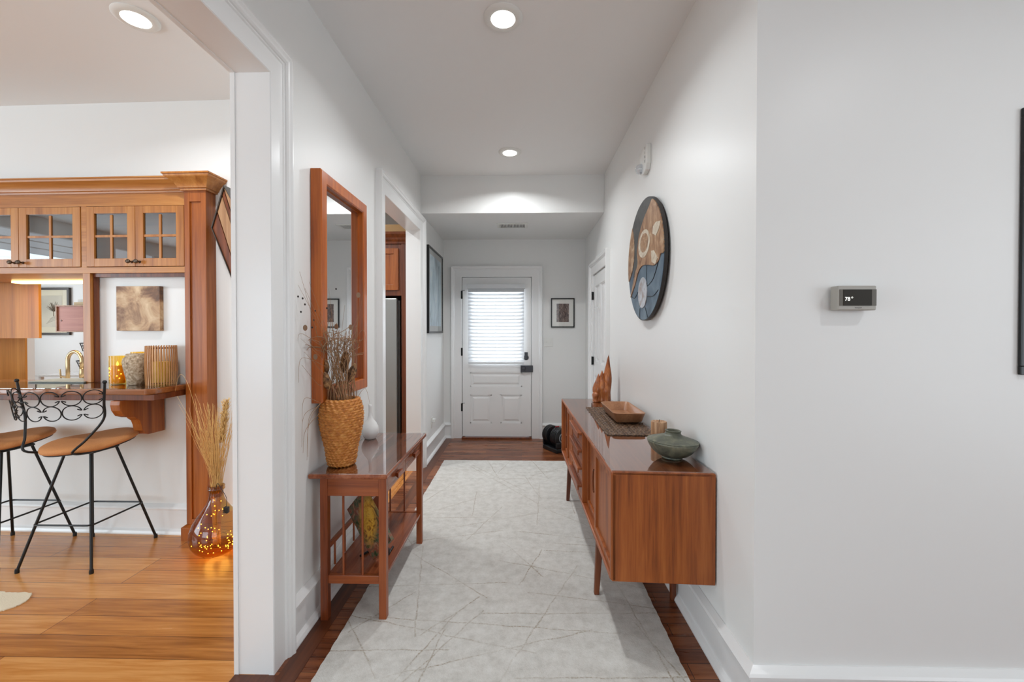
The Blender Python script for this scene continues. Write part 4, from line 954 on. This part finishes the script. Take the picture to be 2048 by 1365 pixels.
# objects on the bar
def flameless(x, y, h, r, label):
    t = thing('glass_candle', (x, y, 1.042), label, 'candle', 'amber glass candles on the bar')
    bm = bmesh.new(); lathe(bm, [(0, 0), (r, 0), (r, h), (r-.003, h), (r-.003, .006), (0, .006)], (x, y, 1.042), 32); obj('glass_cup', bm, M['amberlight'], t, smooth=True)
    bm = bmesh.new(); lathe(bm, [(0, .007), (r-.006, .007), (r-.006, h*.62), (r-.012, h*.66), (r*.3, h*.62), (0, h*.62)], (x, y, 1.042), 28); obj('wax', bm, M['wax'], t, smooth=True)
    bm = bmesh.new(); lathe(bm, [(0, 0), (.005, .006), (.006, .013), (.003, .024), (0, .03)], (x, y, 1.042+h*.64), 12); obj('flame', bm, M['flame'], t, smooth=True)
    rr = random.Random(int(h*1000))
    for k in range(12):
        a = rr.uniform(math.pi, 2*math.pi); z = 1.05+rr.uniform(0, h*.55)
        bm = bmesh.new(); bmesh.ops.create_icosphere(bm, subdivisions=1, radius=.0024); bmesh.ops.translate(bm, vec=(x+(r-.0045)*math.cos(a), y+(r-.0045)*math.sin(a), z), verts=bm.verts); obj('bulb', bm, M['bulb'], t)
flameless(-2.69, 2.735, .188, .044, 'shorter amber glass candle at the end of the bar ornaments')
flameless(-2.603, 2.796, .212, .042, 'taller amber glass candle behind the stoneware vase')
bm = bmesh.new(); lathe(bm, [(0, 0), (.040, 0), (.043, .004), (.052, .05), (.064, .11), (.070, .15), (.066, .172), (.054, .185), (.049, .19), (.05, .203), (.046, .205), (.044, .19), (.0, .18)], (-2.532, 2.70, 1.042), 40)
tag(obj('stoneware_vase', bm, M['ribbed'], smooth='all'), 'squat brown textured stoneware vase between candle and slatted lantern', 'vase')
ln = thing('slatted_lantern', (-2.388, 2.73, 1.042), 'cylindrical bamboo slat lantern on the bar beside the column', 'lantern')
bm = bmesh.new()
for k in range(36):
    a = k*2*math.pi/36; r = .083; c, s = math.cos(a), math.sin(a)
    def q(dr, dt, z, f): return (-2.388+(r*f+dr)*c-dt*s, 2.73+(r*f+dr)*s+dt*c, 1.042+z)
    loft(bm, [[q(-.002, -.0034, z, f), q(.002, -.0034, z, f), q(.002, .0034, z, f), q(-.002, .0034, z, f)] for z, f in ((0, .97), (.08, 1.01), (.17, 1.01), (.256, .98))])
obj('slat', bm, wood('bamboo slats', (160, 100, 56), (196, 140, 88), (220, 172, 120), 'Z', 3, .35), ln)
for z, f in ((.014, .975), (.24, .985)):
    bm = bmesh.new(); tube(bm, [(-2.388+.0795*f*math.cos(a), 2.73+.0795*f*math.sin(a), 1.042+z) for a in [k*2*math.pi/40 for k in range(40)]], .003, 6, True); obj('binding_ring', bm, M['darkcherry'], ln, smooth='all')
bm = bmesh.new(); lathe(bm, [(0, 0.001), (.05, .001), (.05, .15), (0, .15)], (-2.388, 2.73, 1.042), 28); obj('candle', bm, M['wax'], ln, smooth=True)
# slate board lying on the bar
tag(obj('serving_board', boxes((-3.36, -2.97, 2.78, 2.98, 1.0425, 1.052)), M['slab'], bevel=.003), 'flat grey slate board lying on the bar near the faucet', 'board')

# sepia painting on canvas
pt = thing('canvas_painting', (-2.62, 2.83, 1.55), 'small sepia abstract canvas on the wall above the bar', 'painting')
sep = blotch('sepia paint', [(.30, (58, 34, 20)), (.42, (124, 84, 52)), (.52, (186, 148, 108)), (.68, (222, 196, 158))], 6.5, 9, .7, .5, 2.4, .3)
obj('canvas', cbx((-.778, -.466, 2.80, 2.83, 1.397, 1.702)), sep, pt, bevel=.002, M_=KM)

# hexagonal wood art behind the casing
hx = thing('hexagonal_wall_art', (-1.85, 2.8, 2.05), 'dark framed hexagonal wood wall art beside the column', 'wall art')
hexo = [(.035, 2.361), (-.053, 2.082), (.10, 1.705), (.27, 1.54), (.37, 1.78), (.22, 2.02)]
hexc = (.13, 1.95)
def hscale(k): return [(U(hexc[0]+(x-hexc[0])*k), hexc[1]+(z-hexc[1])*k) for x, z in hexo]
bm = bmesh.new()
rings = [[(x, y, z) for x, z in hscale(k)] for k, y in ((1, 2.828), (1, 2.74), (.965, 2.74), (.965, 2.76))]
loft(bm, rings, cap=False); obj('frame', bm, plain('dark walnut edge', (58, 46, 38), .4), hx, M_=KM)
bm = bmesh.new(); prism(bm, hscale(.965), 'Y', 2.757, 2.827); obj('panel', bm, plain('smoked panel', (72, 58, 50), .3), hx, M_=KM)
def strip_poly(t0, t1, yd, mat):
    # strips running parallel to the lower left edge, clipped to the hexagon
    import itertools
    d = Vector((.13, -.407)).normalized(); n = Vector((d.y, -d.x)) * -1
    P_ = [Vector((x-U(hexc[0]), z-hexc[1])) for x, z in hscale(.955)]
    lo = min(p.dot(n) for p in P_); hi = max(p.dot(n) for p in P_)
    def clip(poly, sgn, lim):
        o = []
        for a, b in zip(poly, poly[1:]+poly[:1]):
            da, db = sgn*(a.dot(n)-lim), sgn*(b.dot(n)-lim)
            if da >= 0: o.append(a)
            if da*db < 0: o.append(a.lerp(b, da/(da-db)))
        return o
    q = clip(clip(P_, 1, lo+(hi-lo)*t0), -1, lo+(hi-lo)*t1)
    if len(q) < 3: return
    bm = bmesh.new(); prism(bm, [(p.x+U(hexc[0]), p.y+hexc[1]) for p in q], 'Y', yd, 2.758); obj('wood_strip', bm, mat, hx, M_=KM)
tanw = wood('tan strip', (130, 92, 62), (164, 122, 86), (184, 146, 110), 'Z', 1, .35)
for t0, t1, mt in ((.0, .2, M['darkcherry']), (.22, .42, tanw), (.44, .5, M['darkcherry']), (.52, .66, tanw), (.68, .8, M['darkcherry']), (.82, .98, tanw)): strip_poly(t0, t1, 2.748, mt)

# ---------------------------------------------------------------- bar stools
def make_stool(az=6):
    cx, cy = -2.685, 2.555
    t = thing('bar_stool', (cx, cy, 0), 'black wire bar stool with tan seat in front of the corbel', 'bar stool', 'bar stools at the counter')
    feet = [(-2.903, 2.338), (-2.469, 2.342), (-2.468, 2.765), (-2.903, 2.765)]; tops = [(-2.765, 2.475), (-2.605, 2.475), (-2.605, 2.635), (-2.765, 2.635)]
    for (fx, fy), (tx, ty) in zip(feet, tops):
        bm = bmesh.new(); tube(bm, [(fx, fy, .012), (tx, ty, .655)], .0075, 10); lg = obj('leg', bm, M['black'], t, smooth=True)
        bm = bmesh.new(); lathe(bm, [(0, 0), (.0105, 0), (.011, .012), (.0095, .024), (0, .024)], (fx, fy, 0), 12); obj('foot_cap', bm, M['black'], lg, smooth=True)
    bm = bmesh.new(); k = .39; o = .012
    rp = [(fx+(tx-fx)*k+(o if fx > cx else -o), fy+(ty-fy)*k+(o if fy > cy else -o), .258) for (fx, fy), (tx, ty) in zip(feet, tops)]
    pts = []
    for i in range(4):
        a, b, c = Vector(rp[i-1]), Vector(rp[i]), Vector(rp[(i+1) % 4])
        p, q = b+(a-b).normalized()*.03, b+(c-b).normalized()*.03
        for s in range(6):
            u = s/5; pts.append(p*(1-u)**2+b*2*u*(1-u)+q*u*u)
    tube(bm, pts, .0055, 8, True); obj('foot_ring', bm, M['black'], t, smooth=True)
    bm = bmesh.new()
    tube(bm, [(-2.77, 2.47, .658), (-2.60, 2.47, .658), (-2.60, 2.64, .658), (-2.77, 2.64, .658)], .008, 8, True); tube(bm, [(-2.685, 2.47, .662), (-2.685, 2.64, .662)], .008, 8)
    lathe(bm, [(0, 0), (.055, 0), (.055, .012), (0, .012)], (cx, cy, .664), 24)
    obj('seat_bracket', bm, M['black'], t, smooth=True)
    # saddle seat: facing away from the camera, turned to the right
    F = Vector((math.sin(R(38)), math.cos(R(38)), 0)); S_ = Vector((F.y, -F.x, 0)); c = Vector((cx, cy, 0))
    def hgt(a, b):   # a = side -1..1, b = front -1..1
        return .692+.045*max(0, b)**1.5+.016*abs(a)**2+.012*max(0, a)*max(0, b)
    def P_(a, b, dz): return c+S_*(a*.232)+F*(b*.222)+Vector((0, 0, hgt(a, b)+dz))
    bm = bmesh.new(); rings = []; N = 48
    def rr(t): return (abs(math.cos(t))**2.3+abs(math.sin(t))**2.3)**(-1/2.3)
    for s, dz in ((.02, .026), (.4, .026), (.75, .023), (.92, .016), (.985, .006), (1, -.006), (.985, -.014), (.93, -.02), (.6, -.024), (.02, -.024)):
        rings.append([P_(s*rr(u)*math.cos(u), s*rr(u)*math.sin(u), dz) for u in [k*2*math.pi/N for k in range(N)]])
    loft(bm, rings); obj('seat', bm, M['seat'], t, smooth='all')
    bm = bmesh.new(); rings = []
    for s, dz in ((.02, -.0242), (.6, -.0242), (.93, -.0205), (.93, -.026), (.6, -.03), (.02, -.03)): rings.append([P_(s*rr(u)*math.cos(u), s*rr(u)*math.sin(u), dz) for u in [k*2*math.pi/N for k in range(N)]])
    loft(bm, rings); obj('seat_pan', bm, M['black'], t, smooth=True)
    # back arc
    F2 = Vector((math.sin(R(az)), math.cos(R(az)), 0)); S_ = Vector((F2.y, -F2.x, 0)); B = -F2
    def arc(th, z, r=.285): # th: angle from straight back, + to the sitter's right
        d = B*math.cos(th)+S_*math.sin(th); lean = (z-.75)*.16
        return c+d*(r+lean)+Vector((0, 0, z))
    TH = R(62)
    for sg in (-1, 1):
        top = arc(TH*sg, 1.10); bot = arc(TH*sg, .88)
        under = c+B*.10+S_*(.12*sg)+Vector((0, 0, .668))
        mid = c+B*.22+S_*(.16*sg)+Vector((0, 0, .70))
        bm = bmesh.new(); tube(bm, smooth_pts([top, arc(TH*sg, .98), bot, mid.lerp(bot, .45)+Vector((0, 0, -.01)), mid, under, c+S_*(.05*sg)+Vector((0, 0, .664))], 6), .0065, 8)
        p = obj('back_post', bm, M['black'], t, smooth='all')
        bm = bmesh.new(); bmesh.ops.create_uvsphere(bm, u_segments=12, v_segments=8, radius=.011); bmesh.ops.translate(bm, vec=top, verts=bm.verts); obj('finial', bm, M['black'], p, smooth='all')
    nl = 8
    for row, zc in ((0, 1.018), (1, .935)):
        n = nl; r = .041
        for i in range(n):
            th = -TH+2*TH*(i+.5)/n; th_r = r/.32
            flip = 1 if (i+row) % 2 else -1
            bm = bmesh.new(); pts = []; g0 = R(16)
            for k in range(-5, 42):   # near-full ring whose two ends hook inwards
                u = min(max(k/36, 0), 1); a_ = g0+u*(2*math.pi-2*g0); rad = 1.0
                x, z = math.cos(a_), math.sin(a_)
                if k < 0: x -= .09*-k; z += .05*(-k)**1.2*.6
                if k > 36: x -= .09*(k-36); z -= .05*(k-36)**1.2*.6
                x *= r; z *= r
                if flip < 0: x = -x
                pts.append(arc(th+x/.32, zc+z))
            tube(bm, pts, .003, 6); obj('scroll', bm, M['black'], t, smooth='all')
    return t
stool = make_stool()
s2 = make_stool(24); s2.location.x -= .572; s2.location.y += .012
s2['label'] = 'black wire bar stool with tan seat cut off by the photo edge'

# ---------------------------------------------------------------- demijohn with straw and fairy lights
GX, GY = -1.912, 2.58
gl = thing('glass_demijohn', (GX, GY, 0), 'round amber glass bottle on the floor by the column', 'bottle')
prof = [(0, .012), (.05, .006), (.085, .012), (.118, .04), (.138, .075), (.146, .115), (.143, .155), (.128, .2), (.102, .245), (.074, .285), (.052, .32), (.041, .35), (.037, .385), (.039, .40), (.046, .404), (.046, .412), (.04, .415), (.046, .42), (.045, .428), (.038, .43), (.034, .425), (.034, .36)]
bm = bmesh.new(); lathe(bm, prof, (GX, GY, 0), 64, cap=False); obj('glass_body', bm, M['amber'], gl, smooth='all')
rnd = random.Random(9)
fl = thing('fairy_lights', (GX, GY, .05), 'string of warm fairy lights glowing inside the amber glass bottle', 'string lights')
wp = []; NB = 90
def jr(z):
    for (r0, z0), (r1, z1) in zip(prof[2:], prof[3:]):
        if z0 <= z <= z1: return r0+(r1-r0)*(z-z0)/(z1-z0)
    return .04
for k in range(NB):
    if k < 58: z = .03+abs(rnd.gauss(0, .045)); z = min(z, .2)
    else: z = .12+.27*(k-58)/(NB-58)
    rr_ = (jr(max(z, .02))-.012)*(rnd.uniform(.55, 1) if k < 58 else rnd.uniform(.3, .95)); a = rnd.uniform(0, 6.28)
    wp.append(Vector((GX+rr_*math.cos(a), GY+rr_*math.sin(a), z)))
wp[:58] = sorted(wp[:58], key=lambda p: math.atan2(p.y-GY, p.x-GX)+int(p.z*30)*7)
me0 = None
for p in wp:
    if me0 is None:
        bm = bmesh.new(); bmesh.ops.create_icosphere(bm, subdivisions=1, radius=.0026); me0 = bpy.data.meshes.new('bulb'); bm.to_mesh(me0); bm.free(); me0.materials.append(M['bulb'])
    o = bpy.data.objects.new('bulb', me0); COL.objects.link(o); o.parent = fl; o.location = p-fl.location
bm = bmesh.new()
wq = []
for p in smooth_pts(wp, 3):
    r_ = max(.0, jr(min(max(p.z, .02), .4))-.008); dx, dy = p.x-GX, p.y-GY; d = math.hypot(dx, dy)
    if d > r_: p.x = GX+dx/d*r_; p.y = GY+dy/d*r_
    p.z = max(p.z, .02); wq.append(p)
tube(bm, wq, .0006, 4)
tube(bm, smooth_pts([wp[-1], (GX+.01, GY-.02, .40), (GX+.03, GY-.03, .45), (GX+.055, GY-.035, .42), (GX+.085, GY-.03, .36), (GX+.075, GY-.02, .30)], 6), .0016, 5)
obj('wire', bm, M['black'], fl)
obj('battery_pack', boxes((GX+.062, GX+.09, GY-.03, GY-.008, .262, .30)), M['plastick'], fl, bevel=.003)
pl = bpy.data.lights.new('fairy_glow', 'POINT'); pl.energy = 1.0; pl.color = (1, .62, .2); pl.shadow_soft_size = .07
po = bpy.data.objects.new('fairy_glow', pl); COL.objects.link(po); po.parent = fl; po.location = (0, 0, .03)
# straw bundle
bm = bmesh.new(); rnd = random.Random(21)
def gstem(top, bend=.02, r=.0018):
    b = Vector((GX+rnd.uniform(-.018, .018), GY+rnd.uniform(-.018, .018), rnd.uniform(.05, .1))); nk = Vector((GX+rnd.uniform(-.024, .024), GY+rnd.uniform(-.024, .024), .43)); top = Vector(top)
    mid = nk.lerp(top, .55)+Vector((rnd.uniform(-bend, bend), rnd.uniform(-bend, bend), 0))
    tube(bm, smooth_pts([b, nk, mid, top], 4), r, 4, r1=.0006)
for i in range(150):
    a = rnd.uniform(0, 6.28); s = rnd.uniform(0, 1)**.7
    gstem((GX+.0+.115*s*math.cos(a)+.02, GY-.03+.1*s*math.sin(a), rnd.uniform(.72, .96)), .015)
for i in range(16):
    gstem((GX-rnd.uniform(.08, .2), GY+rnd.uniform(-.1, .05), rnd.uniform(.82, 1.02)), .03, .001)
tube(bm, smooth_pts([(GX, GY, .1), (GX-.01, GY, .43), (GX-.10, GY-.02, .86), (GX-.15, GY-.03, 1.06), (GX-.19, GY-.03, 1.125), (GX-.215, GY-.03, 1.10), (GX-.24, GY-.02, 1.02)], 6), .0012, 4, r1=.0006)
# feathery head
for i in range(700):
    t = rnd.uniform(0, 1); c0 = Vector((GX+.055+.035*t, GY-.03, .70+.26*t)); a = rnd.uniform(0, 6.28); L = rnd.uniform(.02, .045)*(1-.3*t)
    d = Vector((math.cos(a), math.sin(a), 1.5)).normalized(); o_ = c0+Vector((rnd.uniform(-.012, .012), rnd.uniform(-.012, .012), 0)); tube(bm, [o_, o_+d*L], .0012, 3)
tag(obj('dried_grass_bundle', bm, M['straw'], smooth='all'), 'tall golden dried grass bundle standing in the amber bottle', 'dried grass', kind='stuff')

# cowhide corner
bm = bmesh.new(); cow = [(-2.75, 2.157), (-2.607, 2.155), (-2.575, 2.13), (-2.553, 2.10), (-2.548, 2.07), (-2.556, 2.036), (-2.60, 2.00), (-2.68, 1.97), (-2.80, 1.90), (-3.1, 1.75), (-3.7, 1.7), (-4.1, 1.9), (-4.0, 2.2), (-3.4, 2.3), (-3.05, 2.22), (-2.88, 2.19)]
rnd = random.Random(2)
prism(bm, [(p.x+rnd.uniform(-.003, .003), p.y+rnd.uniform(-.003, .003)) for p in smooth_pts([Vector((a, b, 0)) for a, b in cow], 10, True)], 'Z', .0005, .006)
tag(obj('cowhide_rug', bm, M['hide']), 'cream cowhide rug corner on the honey coloured dining floor', 'rug')

# ---------------------------------------------------------------- kitchen beyond the pass-through
uc = thing('upper_cabinet', (-4.6, 3.6, 1.34), 'orange oak upper cabinet end seen through the kitchen pass-through', 'cabinet')
obj('side_panel', boxes((-5.4, -3.985, 3.38, 3.40, 1.337, 2.0)), M['orangewood'], uc)
obj('case', boxes((-5.4, -4.40, 3.40, 3.70, 1.345, 2.0)), M['orangewood'], uc)
struct('wall_partition', boxes((-6.8, -4.76, 3.92, 4.0, 0, ZC)), M['wall'])
tag(obj('backsplash_panel', boxes((-6.7, -4.735, 3.90, 3.917, .925, 1.8)), M['orangewood']), 'brown oak backsplash board under the orange cabinet', 'panel')
kc = thing('base_cabinet', (-3.9, 3.3, 0), 'white kitchen base cabinet with sink behind the bar', 'cabinet')
obj('case', boxes((-5.2, -2.4, 3.08, 3.6, 0, .88)), M['trim'], kc)
obj('worktop', boxes((-5.2, -2.38, 3.06, 3.62, .88, .92)), M['porcelain'], kc, bevel=.003)
fc = thing('kitchen_faucet', (-3.655, 3.3, .92), 'brass gooseneck kitchen faucet behind the bar', 'faucet')
bm = bmesh.new()
FP = [(-3.655, 3.3, .92), (-3.655, 3.3, 1.12)]
arcp = [(-3.655+.058-.058*math.cos(a), 3.3+.0, 1.155+.075*math.sin(a)) for a in [k*math.pi/12 for k in range(13)]]
tube(bm, FP+arcp+[(-3.539, 3.3, 1.10)], .0135, 14)
obj('spout', bm, M['brass'], fc, smooth='all')
bm = bmesh.new(); lathe(bm, [(.02, 0), (.022, .02), (.0175, .05), (.0175, .055)], (-3.655, 3.3, .92), 20); lathe(bm, [(.0165, 0), (.0175, .03), (.015, .07), (.012, .08)], (-3.539, 3.3, 1.02), 16); obj('spray_head', bm, M['brass'], fc, smooth='all')
bm = bmesh.new(); tube(bm, [(-3.655, 3.3, 1.02), (-3.70, 3.29, 1.03)], .007, 8); tube(bm, [(-3.70, 3.29, 1.0), (-3.705, 3.285, 1.09)], .006, 8); obj('lever', bm, M['brass'], fc, smooth=True)
dp = bmesh.new(); lathe(dp, [(0, 0), (.02, 0), (.022, .03), (.02, .1), (.008, .11), (.007, .15)], (-3.49, 3.34, .92), 16); tube(dp, [(-3.49, 3.34, 1.07), (-3.52, 3.33, 1.075)], .005, 6)
tag(obj('soap_dispenser', dp, M['brass'], smooth=True), 'small metal soap dispenser beside the brass faucet', 'soap dispenser')

# white side table with wire basket stand against the far kitchen wall
wt = thing('side_table', (-5.2, 4.75, 0), 'white side table under the kitchen wall art', 'table')
obj('tabletop', boxes((-5.42, -4.5, 4.55, 5.05, .89, .905)), M['porcelain'], wt)
for x in (-5.4, -4.54):
    for y in (4.57, 5.01): obj('leg', boxes((x, x+.03, y, y+.03, 0, .89)), M['trim'], wt)
wb = thing('wire_basket_stand', (-4.92, 4.72, .905), 'two tier black wire basket stand on the white side table', 'basket stand')
BXc, BYc = -4.93, 4.74
bm = bmesh.new(); tube(bm, [(BXc, BYc, .91), (BXc, BYc, 1.31)], .007, 6); tube(bm, [(BXc+.035*math.cos(a), BYc, 1.345+.035*math.sin(a)) for a in [k*math.pi/8 for k in range(16)]], .004, 6, True)
for sg in (-1, 1): tube(bm, smooth_pts([(BXc, BYc, .96), (BXc+.09*sg, BYc, .95), (BXc+.15*sg, BYc, .91)], 4), .005, 6)
obj('stand', bm, M['black'], wb, smooth=True)
for z0, r0 in ((.97, .15), (1.17, .12)):
    bm = bmesh.new()
    for k, h in enumerate((0, .03, .06, .09)): tube(bm, [(BXc+(r0*.8+r0*.2*h/.09)*math.cos(a), BYc+(r0*.8+r0*.2*h/.09)*math.sin(a), z0+h) for a in [q*math.pi/12 for q in range(24)]], .0025 if k < 3 else .005, 5, True)
    for q in range(24):
        a = q*math.pi/12; tube(bm, [(BXc+r0*.8*math.cos(a), BYc+r0*.8*math.sin(a), z0), (BXc+r0*math.cos(a), BYc+r0*math.sin(a), z0+.09)], .002, 4)
    for q in (-.1, -.05, 0, .05, .1): tube(bm, [(BXc+q*r0/.15, BYc-.08*r0/.15, z0), (BXc+q*r0/.15, BYc+.08*r0/.15, z0)], .002, 4)
    obj('basket', bm, M['black'], wb)
# framed tree photo on the far kitchen wall
def tree_art():
    m, nt, b = base_mat('misty tree photo')
    tc = nt.nodes.new('ShaderNodeTexCoord'); n = nt.nodes.new('ShaderNodeTexNoise'); n.inputs['Scale'].default_value = 3; nt.links.new(tc.outputs['Object'], n.inputs['Vector'])
    r = ramp(nt, n.outputs[0], [(.3, (178, 172, 156)), (.7, (214, 206, 186))]); nt.links.new(r.outputs[0], b.inputs['Base Color']); setp(b, rough=.4)
    return m
ta = picture('framed_photo', 'dark framed misty tree photo on the far kitchen wall', 'picture', (-6.2, YB, 1.66), Matrix.Translation((-6.25, YB-.032, 1.662)), .50, .63, .03, .03, .075, tree_art(), framemat=plain('grey wood frame', (70, 66, 62), .4), matmat=plain('cream mat', (222, 214, 190), .8))
bm = bmesh.new(); cxx, yy = -6.22, YB-.021
tube(bm, [(cxx, yy, 1.60), (cxx, yy, 1.68)], .004, 5)
rnd = random.Random(4)
for i in range(60):
    a = R(rnd.uniform(20, 160)); L = rnd.uniform(.06, .13); p0 = Vector((cxx, yy, 1.655+rnd.uniform(0, .02))); p1 = p0+Vector((math.cos(a)*L*.9, 0, math.sin(a)*L)); tube(bm, [p0, p1], .0012, 3)
for k in range(4): tube(bm, [(-6.32+k*.015, yy, 1.50+k*.02), (-6.16, yy, 1.565+k*.02)], .0015, 3)
box(bm, -6.165, -6.157, yy-.001, yy+.001, 1.52, 1.66)
obj('printed_tree', bm, plain('brown ink', (120, 96, 70), .6), ta)
# hung box shelf with cartons
hs = thing('wall_shelf_box', (-5.4, 5.3, 1.4), 'pinkish wood box cabinet hung on the far kitchen wall', 'shelf')
obj('case', boxes((-5.80, -5.15, 5.10, YB-.002, 1.385, 1.40), (-5.80, -5.15, 5.10, YB-.002, 1.705, 1.72), (-5.80, -5.785, 5.10, YB-.002, 1.4, 1.705), (-5.165, -5.15, 5.10, YB-.002, 1.4, 1.705)), M['traywood'], hs, bevel=.001)
dd = obj('door', boxes((-5.785, -5.165, 5.115, 5.13, 1.40, 1.705)), M['pinkwood'], hs)
bm = bmesh.new(); lathe(bm, [(0, -.004), (.01, -.003), (.012, 0)], (-5.74, 5.115, 1.53), 14, 'Y'); obj('finger_pull', bm, M['darkcherry'], dd)
tag(obj('storage_box', boxes((-5.63, -5.2, 5.16, 5.42, 1.72, 1.762)), M['book1'], bevel=.002), 'wide cream carton directly on the pinkish wall shelf', 'box', 'cartons on the wall shelf')
tag(obj('storage_box', boxes((-5.60, -5.22, 5.18, 5.40, 1.762, 1.80)), M['paper'], bevel=.002), 'white carton stacked on top of the cream carton', 'box', 'cartons on the wall shelf')

# refrigerator with cabinet surround seen through the second doorway
rf = thing('refrigerator', (-1.9, 4.9, 0), 'tall stainless steel refrigerator seen through the second doorway', 'refrigerator')
obj('body', boxes((-2.28, -1.36, 4.67, 5.35, 0.02, 1.742)), plain('grey fridge side', (110, 110, 108), .4), rf, bevel=.004)
obj('door', boxes((-2.28, -1.83, 4.60, 4.665, .05, 1.759)), M['steel'], rf, bevel=.008)
dd = obj('door', boxes((-1.82, -1.376, 4.60, 4.665, .05, 1.759)), M['steel'], rf, bevel=.008)
bm = bmesh.new(); tube(bm, [(-1.79, 4.545, .75), (-1.79, 4.545, 1.55)], .01, 8); tube(bm, [(-1.79, 4.545, .8), (-1.79, 4.6, .8)], .008, 8); tube(bm, [(-1.79, 4.545, 1.5), (-1.79, 4.6, 1.5)], .008, 8); obj('handle', bm, M['steel'], dd, smooth=True)
fcb = thing('refrigerator_cabinet', (-1.9, 5.0, 0), 'dark cherry cabinet surrounding the refrigerator with a panelled door above', 'cabinet')
obj('end_panel', boxes((-1.325, -1.262, 4.61, YB-.002, 0, 2.37)), M['darkcherry'], fcb, bevel=.002)
obj('case', boxes((-2.32, -1.325, 4.62, YB-.002, 1.79, 2.37)), M['darkcherry'], fcb, bevel=.002)
bm = boxes((-1.80, -1.745, 4.60, 4.62, 1.85, 2.31), (-1.41, -1.355, 4.60, 4.62, 1.85, 2.31), (-1.745, -1.41, 4.60, 4.62, 1.85, 1.91), (-1.745, -1.41, 4.60, 4.62, 2.25, 2.31), (-1.745, -1.41, 4.612, 4.62, 1.91, 2.25))
obj('cabinet_door', bm, M['cherryred'], fcb, bevel=.002)
bm = bmesh.new(); pr = [(4.62, 2.36), (4.60, 2.36), (4.595, 2.38), (4.575, 2.40), (4.565, 2.42), (4.53, 2.45), (4.52, 2.475), (4.62, 2.475)]
loft(bm, [[(-2.32, y, z) for y, z in pr], [(-1.255, y, z) for y, z in pr]]); obj('crown_moulding', bm, M['darkcherry'], fcb)
struct('trim_8', boxes((-2.4, -1.20, 4.56, YB, 2.475, 2.56)), plain('tan soffit', (186, 150, 100), .6))
